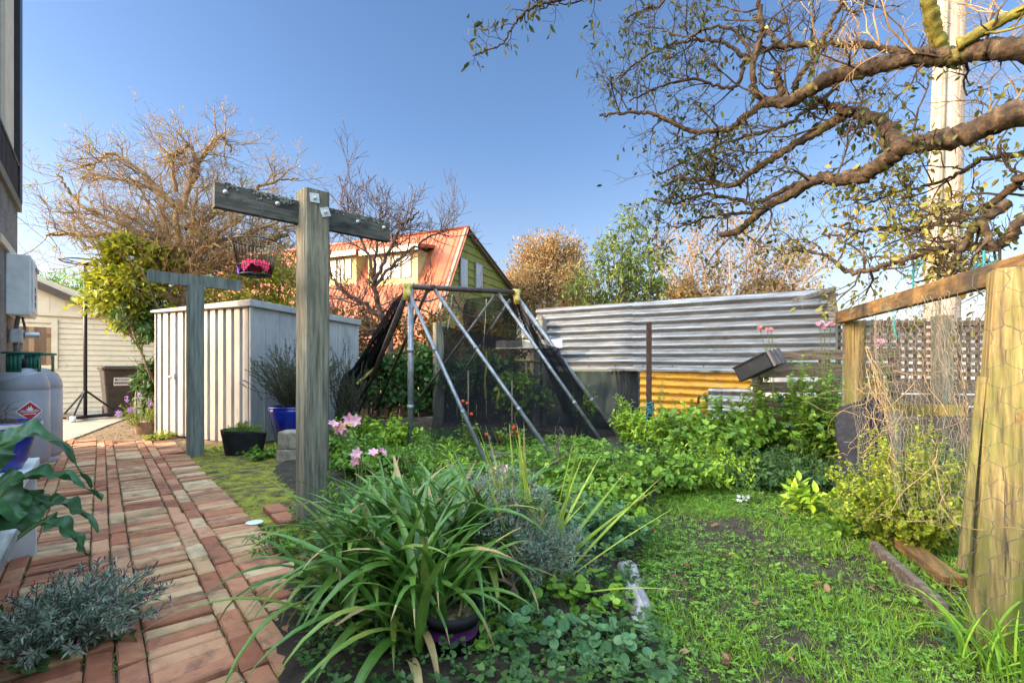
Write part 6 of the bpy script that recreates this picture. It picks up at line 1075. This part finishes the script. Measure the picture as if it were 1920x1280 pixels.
# strawberries, low front right
for (u, v, n, lab, lm) in [(930, 1215, 26, 'strawberry plant nearest the black pot', 'leaf_green'), (1010, 1235, 30, 'dark strawberry plant at the front edge left', 'leaf_blue'), (1100, 1240, 30, 'dark strawberry plant at the front edge beside the stone', 'leaf_blue'), (1170, 1275, 30, 'dark strawberry plant at the front right corner of the bed', 'leaf_blue'), (1060, 1165, 30, 'pale green strawberry plant below the flax', 'leaf_green'), (1130, 1150, 26, 'pale green strawberry plant beside the stone edging', 'leaf_green')]:
    p = G(u, v); pb_ = plant('strawberry_plant', lab, 'strawberry plant', p, n, .2, .17, 3, ROUND, .062, .95, lm, 'stem_green', .002, .5, .9, .1, 1.0, group='strawberry plants along the bed front')
pl('dahlia_plant', 'young plant with broad pointed leaves left of the black cloth wrap', 'plant', 1530, 965, 14, .34, .26, 8, LEAF, .13, .55, 'leaf_bright', droop=.5)
th, P = pl('white_flower', 'small white flower cluster at the edge of the lawn below the shrubs', 'flower', 1405, 945, 12, .2, .12, 8, LEAF, .05, .3, 'leaf_green'); heads(th, [at(u, v, 3.5) for u, v in ((1388, 936), (1396, 932), (1402, 930))], .016, 'petal_white', cl=3)
th, P = pl('white_flower', 'brightest white flower cluster at the right of the lawn edge', 'flower', 1482, 942, 12, .22, .12, 8, LEAF, .05, .3, 'leaf_green'); heads(th, [at(u, v, 3.5) for u, v in ((1478, 925), (1486, 921), (1482, 928))], .02, 'petal_white', cl=4)
# tall leafy plants by the pallet with pink heads
for i, (u, Y, h, hd, lab) in enumerate([(1450, 5.2, 1.42, [(1424, 614), (1438, 616), (1446, 618)], 'tall leafy plant with dull pink flower heads left of the pallet'), (1490, 5.0, 1.3, [], 'tall leafy plant in the middle of the pallet front'), (1540, 5.0, 1.52, [(1536, 604), (1558, 608), (1546, 612)], 'tallest leafy plant with pink and yellow flowers at the fence end'), (1575, 4.7, 1.2, [], 'tall leafy plant just left of the round post'), (1640, 4.9, 1.35, [(1640, 637), (1652, 641)], 'leafy plant with one pink flower right of the round post')]):
    p = at(u, 690, Y)*np.array([1, 1, 0]); th, P = plant('tall_plant', lab, 'flowering plant', p, 18, h, .34, 34, LOBED if i not in (2, 4) else LEAF, .08 if i not in (2, 4) else .1, .85 if i not in (2, 4) else .25, 'leaf_green', 'stem_green', .004, .2, .1, .35, .9)
    if hd: heads(th, [at(a, c, Y) for a, c in hd], .03, 'petal_coral' if i == 0 else 'petal_pink', cl=3, center='petal_yellow', stem_from=p+UP*.6)
p = at(1330, 700, 6.4)*np.array([1, 1, 0]); plant('tall_weed', 'thin weed stem in front of the yellow iron sheet', 'weed', at(1240, 700, 5.9)*np.array([1, 1, 0]), 5, .98, .1, 40, LEAF, .09, .18, 'leaf_green', droop=.1)
plant('tall_weed', 'feathery weed in front of the dark shade cloth', 'weed', at(1095, 700, 6.5)*np.array([1, 1, 0]), 12, 1.0, .25, 34, LEAF, .09, .18, 'leaf_green', droop=.1); plant('tall_weed', 'bright weed spire beside the rusty stake', 'weed', at(1180, 700, 6.1)*np.array([1, 1, 0]), 9, .85, .2, 34, LEAF, .1, .2, 'leaf_bright', droop=.1)
# tomatoes in the netted bed
for (u, v, Y, h, fr_, lab) in [(878, 830, 5.6, .62, [(876, 756), (884, 776), (868, 752)], 'tomato plant on a string left of centre in the netting'), (960, 835, 5.7, .5, [(962, 803), (970, 810), (958, 815), (972, 818), (938, 818), (912, 814), (964, 800)], 'tomato plant heavy with red fruit low in the netting')]:
    p = at(u, v, Y)*np.array([1, 1, 0]); th, P = plant('tomato_plant', lab, 'tomato plant', p, 10, h, .22, 12, LOBED, .075, .7, 'leaf_green', 'stem_brown', .004, .3)
    for a, c in fr_: MB().lathe([(0, -.02), (.013, -.017), (.021, -.004), (.02, .01), (.01, .017), (0, .014)], at(a, c, Y-.05), 12).build('fruit', 'tomato', th, True)
    MB().tube([p, p+UP*(h+.35)], .008, 6).build('support_stake', 'stem_brown', th, True)
# rosemary in blue pot, barrel, bricks, big shrub behind the post
rp_ = G(552, 838); t = thing('blue_pot', 'tall glazed blue pot holding the rosemary behind the large post', 'pot', rp_); MB().lathe([(0, 0), (.2, 0), (.29, .45), (.31, .5), (.27, .5), (.25, .44), (0, .42)], rp_, 28).build('vessel', 'blue_glaze', t, True); MB().lathe([(.3, .495), (.315, .5), (.31, .525), (.27, .525), (.265, .5)], rp_, 28).build('rim', 'blue_glaze', t, True)
plant('rosemary_bush', 'dense upright rosemary bush half hidden by the large timber post', 'bush', rp_+UP*.45, 190, .98, .6, 95, LEAF4, .05, .26, 'leaf_rosemary', 'stem_brown', .004, .15, .12, .9, .55, nseg=8, rad=.15, hvar=.5)
plant('rosemary_bush', 'sparser tall rosemary sprays right of the large timber post', 'bush', G(632, 835)+np.array([0, .4, .1]), 80, 1.35, .35, 100, LEAF4, .05, .26, 'leaf_rosemary', 'stem_brown', .004, .1, .1, .9, .5, nseg=8, rad=.2, hvar=.5)
bp_ = G(458, 852); t = thing('barrel_planter', 'low wide black tub of green herbs in front of the shed', 'planter', bp_); a = np.linspace(0, 2*math.pi, 41); b = MB()
P = []
for r_, z_, dip in ((.19, 0, 0), (.235, .27, .03), (.24, .3, .06), (.225, .3, .06), (.2, .2, .02)): P.append(np.stack([np.cos(a)*r_, np.sin(a)*r_, z_-dip*np.clip(np.sin(a*1.0+.9), 0, 1)], -1)+bp_)
b.grid(np.array(P)); b.build('tub', 'black_plastic', t, True); MB().lathe([(0, .22), (.21, .21)], bp_, 20).build('potting_mix', 'soil', t)
plant('herb_clump', 'soft green herb spilling in the black tub', 'herb', bp_+UP*.2, 60, .24, .24, 26, LEAF4, .045, .25, 'leaf_green', droop=.6); plant('weed_clump', 'green weeds at the foot of the black tub', 'weed', G(500, 862), 26, .2, .3, 16, LOBED, .06, .9, 'leaf_green'); plant('weed_clump', 'low weeds between the small clothesline post and the tub', 'weed', G(420, 850), 24, .1, .3, 14, CLOVER, .025, .9, 'leaf_bright')
for i, (u, v, z_, lab) in enumerate([(551, 868, .0, 'lower rough block of the stack left of the large post'), (552, 868, .17, 'upper rough pot-shaped block of the stack left of the large post')]):
    p = G(u, v)+UP*z_; b = MB(); b.box(p+UP*.08, (.3-.03*i, .2, .16 if i == 0 else .19)); tag(b.build('stone_block', 'pot_concrete', loc=p, bevel=.02), lab, 'block')
for i, (u, v, lab) in enumerate([(517, 968, 'loose red brick lying in the moss left of the large post'), (533, 985, 'second loose red brick nearer the strap leaves')]):
    p = G(u, v); q = p+GB*.0; o = MB().box(p+UP*.03, (.11, .22, .06), (GB, GA, UP)).build('loose_brick', 'brick_red', loc=p, bevel=.008); tag(o, lab, 'brick', )
tag(MB().lathe([(0, 0), (.05, 0), (.05, .003), (0, .006)], G(477, 991)+UP*.04, 16).build('bottle_cap', 'white_paint', loc=G(477, 991)), 'small white lid lying at the edge of the brick path', 'lid')
# lavender at the shed corner, in a little pot
lp_ = G(272, 815); t = thing('flower_pot', 'small pale pot at the left corner of the shed', 'pot', lp_); MB().lathe([(0, 0), (.11, 0), (.14, .2), (.15, .2), (.13, .2), (0, .18)], lp_, 20).build('vessel', 'terracotta_rim', t, True)
th, P = plant('lavender', 'sunlit purple-flowered lavender beside the shed door', 'lavender', lp_+UP*.08, 46, .55, .38, 26, LEAF, .06, .2, 'leaf_sunny', 'stem_green', .004, .25, .1, .7, .7)
tips = P[::3, -1]
for q in tips[:16]: b = MB(); b.leaves(LEAF4[0], LEAF4[1], q+rng.normal(size=(30, 3))*np.array([.01, .01, .02]), rdir(30, .6), rdir(30), np.full(30, .028), 0, .8); b.build('flower_spike', 'petal_violet', th)
plant('weed_clump', 'bright weeds at the bottom corner of the shed', 'weed', G(300, 826), 26, .16, .24, 14, LOBED, .05, .9, 'leaf_sunny')
# sunny bush by the run
sbc = G(1715, 1045); th, P = plant('sunny_bush', 'sunlit yellow-green fine-leaved bush inside the chicken wire', 'bush', sbc+np.array([.05, .1, 0]), 230, .85, .42, 56, LOBED, .03, .85, 'leaf_sunny', 'stem_green', .002, .4, .08, .4, .9, nseg=8, hvar=.55)
plant('sunny_bush', 'sunlit yellow-green sprig leaning over the black cloth', 'bush', G(1668, 985), 50, .6, .22, 30, LOBED, .026, .85, 'leaf_sunny', 'stem_green', .002, .3, .1, .5, .9)
plant('nasturtium', 'broad round leaves low on the lawn before the black cloth', 'plant', G(1590, 1000), 26, .12, .2, 4, ROUND, .07, .95, 'leaf_green', droop=.4)
tg = thing('long_grass', 'long grass tuft at the foot of the large square post', 'grass tuft', G(1880, 1250)); straps(tg, [G(1850, 1260), G(1900, 1240), G(1915, 1180), G(1890, 1280)], 110, .38, .008, 'grass', (.7, 1.5), (.5, 2.0), notch=False)
plant('broad_weed', 'broad-leaved weed on the lawn left of the large square post', 'weed', G(1790, 1215), 7, .1, .1, 4, LEAF, .11, .45, 'leaf_blue', droop=.5)
plant('leafy_weed', 'bright leafy weed at the right edge behind the square post', 'weed', np.array([2.05, 1.95, 0]), 30, .42, .22, 16, LEAF, .06, .6, 'leaf_green')
# stone edging at the lawn's left side
for i, (u, v, s_, lab) in enumerate([(1180, 1095, (.05, .1, .09), 'upper pale stone on the lawn edge beneath the leaves'), (1192, 1150, (.05, .12, .1), 'long pale stone on the lawn edge beside the strawberries'), (1202, 1200, (.04, .08, .06), 'smallest pale stone on the lawn edge nearest the front')]):
    p = G(u, v); a = np.linspace(0, 2*math.pi, 19); e = np.linspace(-.4, 1.57, 9); A_, E_ = np.meshgrid(a, e, indexing='xy'); rr = 1+.13*np.sin(A_*3+i)+.09*np.sin(A_*7+E_*6)+.07*np.cos(E_*9+A_*2); rr[:, -1] = rr[:, 0]
    tag(MB().grid(np.stack([p[0]+np.cos(A_)*np.cos(E_)*rr*s_[0]*1.1, p[1]+np.sin(A_)*np.cos(E_)*rr*s_[1]*1.3, np.sin(E_)*rr*s_[2]], -1)).build('edging_stone', 'stone', loc=p, smooth=True), lab, 'stone', )
b = MB(); pts = [at(1078, 940, 3.1)*np.array([1, 1, 0])+UP*.1, at(1060, 905, 3.3), at(1085, 870, 3.5), at(1110, 855, 3.6)]; W = Wood(); P, r2 = W.limb([G(985, 1010), at(995, 930, 3.2), at(1045, 850, 3.6), at(1050, 800, 4.2)], .012, .005, 6, .02); W.spread(P, r2, 12, .15, 1, .3, .2, 3); tag(W.b.build('dead_stem', 'bark_dark', loc=G(985, 1010), smooth=True), 'dark dead stalk leaning up among the frame legs', 'stalk')
# ---- benches, pot and big leaves at the left
def bench(name, label, a0, a1, b0, b1, z_, m, m2):
    t = thing(name, label, 'bench', ab((a0+a1)/2, (b0+b1)/2)); b = MB(); nb = 3; w_ = (b1-b0)/nb
    for k in range(nb): b.prism([ab(a0, b0+w_*k+.003, z_-.035), ab(a1, b0+w_*k+.003, z_-.035), ab(a1, b0+w_*(k+1)-.003, z_-.035), ab(a0, b0+w_*(k+1)-.003, z_-.035)][::-1], UP*.035)
    b.build('top', m, t, bevel=.004)
    for a_ in ((a1-.06,) if m == 'white_paint' else (a0+.15, a1-.55)): b1_ = b1 if m == 'white_paint' else b1-.14; MB().prism([ab(a_, b0+.02, 0), ab(a_+.045, b0+.02, 0), ab(a_+.045, b1_-.012, 0), ab(a_, b1_-.012, 0)][::-1], UP*(z_-.038)).build('side_panel', m2, t, bevel=.003)
    return t
bench('bench', 'white painted bench carrying the blue pot', 2.75, 3.55, -.74, -.245, .53, 'white_paint', 'white_paint'); bench('bench', 'weathered grey bench top at the left front edge', .6, 2.02, -.7, -.185, .53, 'bench_wood', 'bench_wood')
qp = ab(3.22, -.385, .53); t = thing('blue_pot', 'shallow glazed blue pot of dry soil standing on the white bench', 'pot', qp); MB().lathe([(0, 0), (.1, 0), (.125, .05), (.145, .15), (.155, .2), (.168, .205), (.17, .222), (.152, .222), (.138, .19), (0, .185)], qp, 36).build('vessel', 'blue_glaze', t, True); MB().lathe([(.165, .2225), (.172, .215), (.173, .2)], qp, 36).build('rim', 'terracotta_rim', t, True)
a = np.linspace(0, 2*math.pi, 25); r = np.linspace(0, 1, 10); A_, R_ = np.meshgrid(a, r, indexing='xy'); Z_ = .2+.05*(1-R_)+.012*np.sin(A_*5+R_*9)*R_+.01*np.sin(A_*9+2+R_*14)*R_; Z_[:, -1] = Z_[:, 0]; MB().grid(np.stack([qp[0]+np.cos(A_)*R_*.142, qp[1]+np.sin(A_)*R_*.142, qp[2]+Z_], -1)).build('potting_mix', 'soil', t, True)
W = Wood()
for k in range(14): W.twig(qp+np.array([rng.normal()*.05, rng.normal()*.05, .2]), rdir(1, .8)[0], .14, .004, 1, .3, .1, 2)
tag(W.b.build('dry_plant', 'stem_brown', loc=qp+UP*.2, smooth=True), 'dead brown stems in the blue pot on the bench', 'dead plant')
def bigleaf(b, root, tip, w_, sag, wave, ph, roll=0.0):
    root, tip = np.asarray(root, float), np.asarray(tip, float); L = np.linalg.norm(tip-root); d = (tip-root)/L; s = nrm(np.cross(d, UP)); s = s*math.cos(roll)+np.cross(d, s)*math.sin(roll); n = np.cross(s, d); nu, nv = 24, 13; P = np.zeros((nu, nv, 3))
    for i in range(nu):
        t = i/(nu-1); ww = w_*(math.sin(math.pi*min(1, t*.93+.07)**.75)**.8)+.004; c = root+d*L*t+UP*(sag*math.sin(math.pi*t)*.9-sag*.8*t*t)
        for j in range(nv): x = (j/(nv-1)-.5)*2; P[i, j] = c+s*x*ww/2+n*(abs(x)*ww*.2+wave*abs(x)**2*math.sin(t*19+ph+(2 if x > 0 else 0))+wave*.35*math.sin(t*31+x*4))
    b.grid(P)
lb_ = ab(2.42, -.4); t = thing('big_leaf_plant', 'plant with large wavy dark green leaves between the two benches', 'plant', lb_); b = MB(); sb_ = MB()
for k, (u0, v0, Y0, u1, v1, Y1, w_, sag, roll) in enumerate([(-20, 850, 1.75, 172, 872, 2.0, .15, .12, .3), (18, 905, 1.75, 192, 918, 1.95, .1, .05, .2), (62, 952, 1.85, 186, 976, 1.95, .085, .05, .2), (70, 982, 1.8, 164, 1026, 1.9, .085, .04, .5), (-30, 1000, 1.7, 52, 905, 1.8, .16, .03, 1.0), (20, 990, 1.75, 82, 912, 1.9, .13, .03, .9), (-40, 930, 1.7, 40, 960, 1.75, .17, .05, .8), (-40, 890, 1.75, 10, 800, 1.9, .12, .02, .8)]):
    p, q = at(u0, v0, Y0), at(u1, v1, Y1); bigleaf(b, p, q, w_, sag, .014, k*1.7, roll); sb_.tube(smooth_path([lb_+UP*.1, (lb_+UP*.1+p)/2+UP*.06, p, p+(q-p)*.3+UP*sag*.6]), .007, 6)
b.build('foliage', 'leaf_big', t, True); sb_.build('stem', 'stem_green', t, True)
# variegated sprig plant at bottom left
hb = G(25, 1262); th, P = plant('variegated_shrub', 'low grey-green variegated shrub with purple tips at bottom left', 'shrub', hb+np.array([.05, .1, 0]), 110, .32, .3, 46, LEAF, .05, .24, 'leaf_hebe', 'stem_brown', .003, .35, .3, .8, .7, nseg=9, rad=.15, lean=(.22, .1))
b = MB()
for q in P[:, -1]: b.leaves(LEAF[0], LEAF[1], q+rng.normal(size=(3, 3))*.006, rdir(3, .8)+np.array([.4, 0, .3]), rdir(3), np.full(3, .028), 0, .2)
b.build('tip_leaves', 'leaf_purple', th); plant('ground_weed', 'dark broad weeds under the variegated shrub', 'weed', G(20, 1240), 40, .14, .4, 8, LEAF, .07, .75, 'leaf_dark')
plant('edge_sprig', 'small sprig overhanging the right edge of the brick path', 'plant', G(528, 1045), 24, .24, .2, 16, LEAF, .05, .5, 'leaf_green')
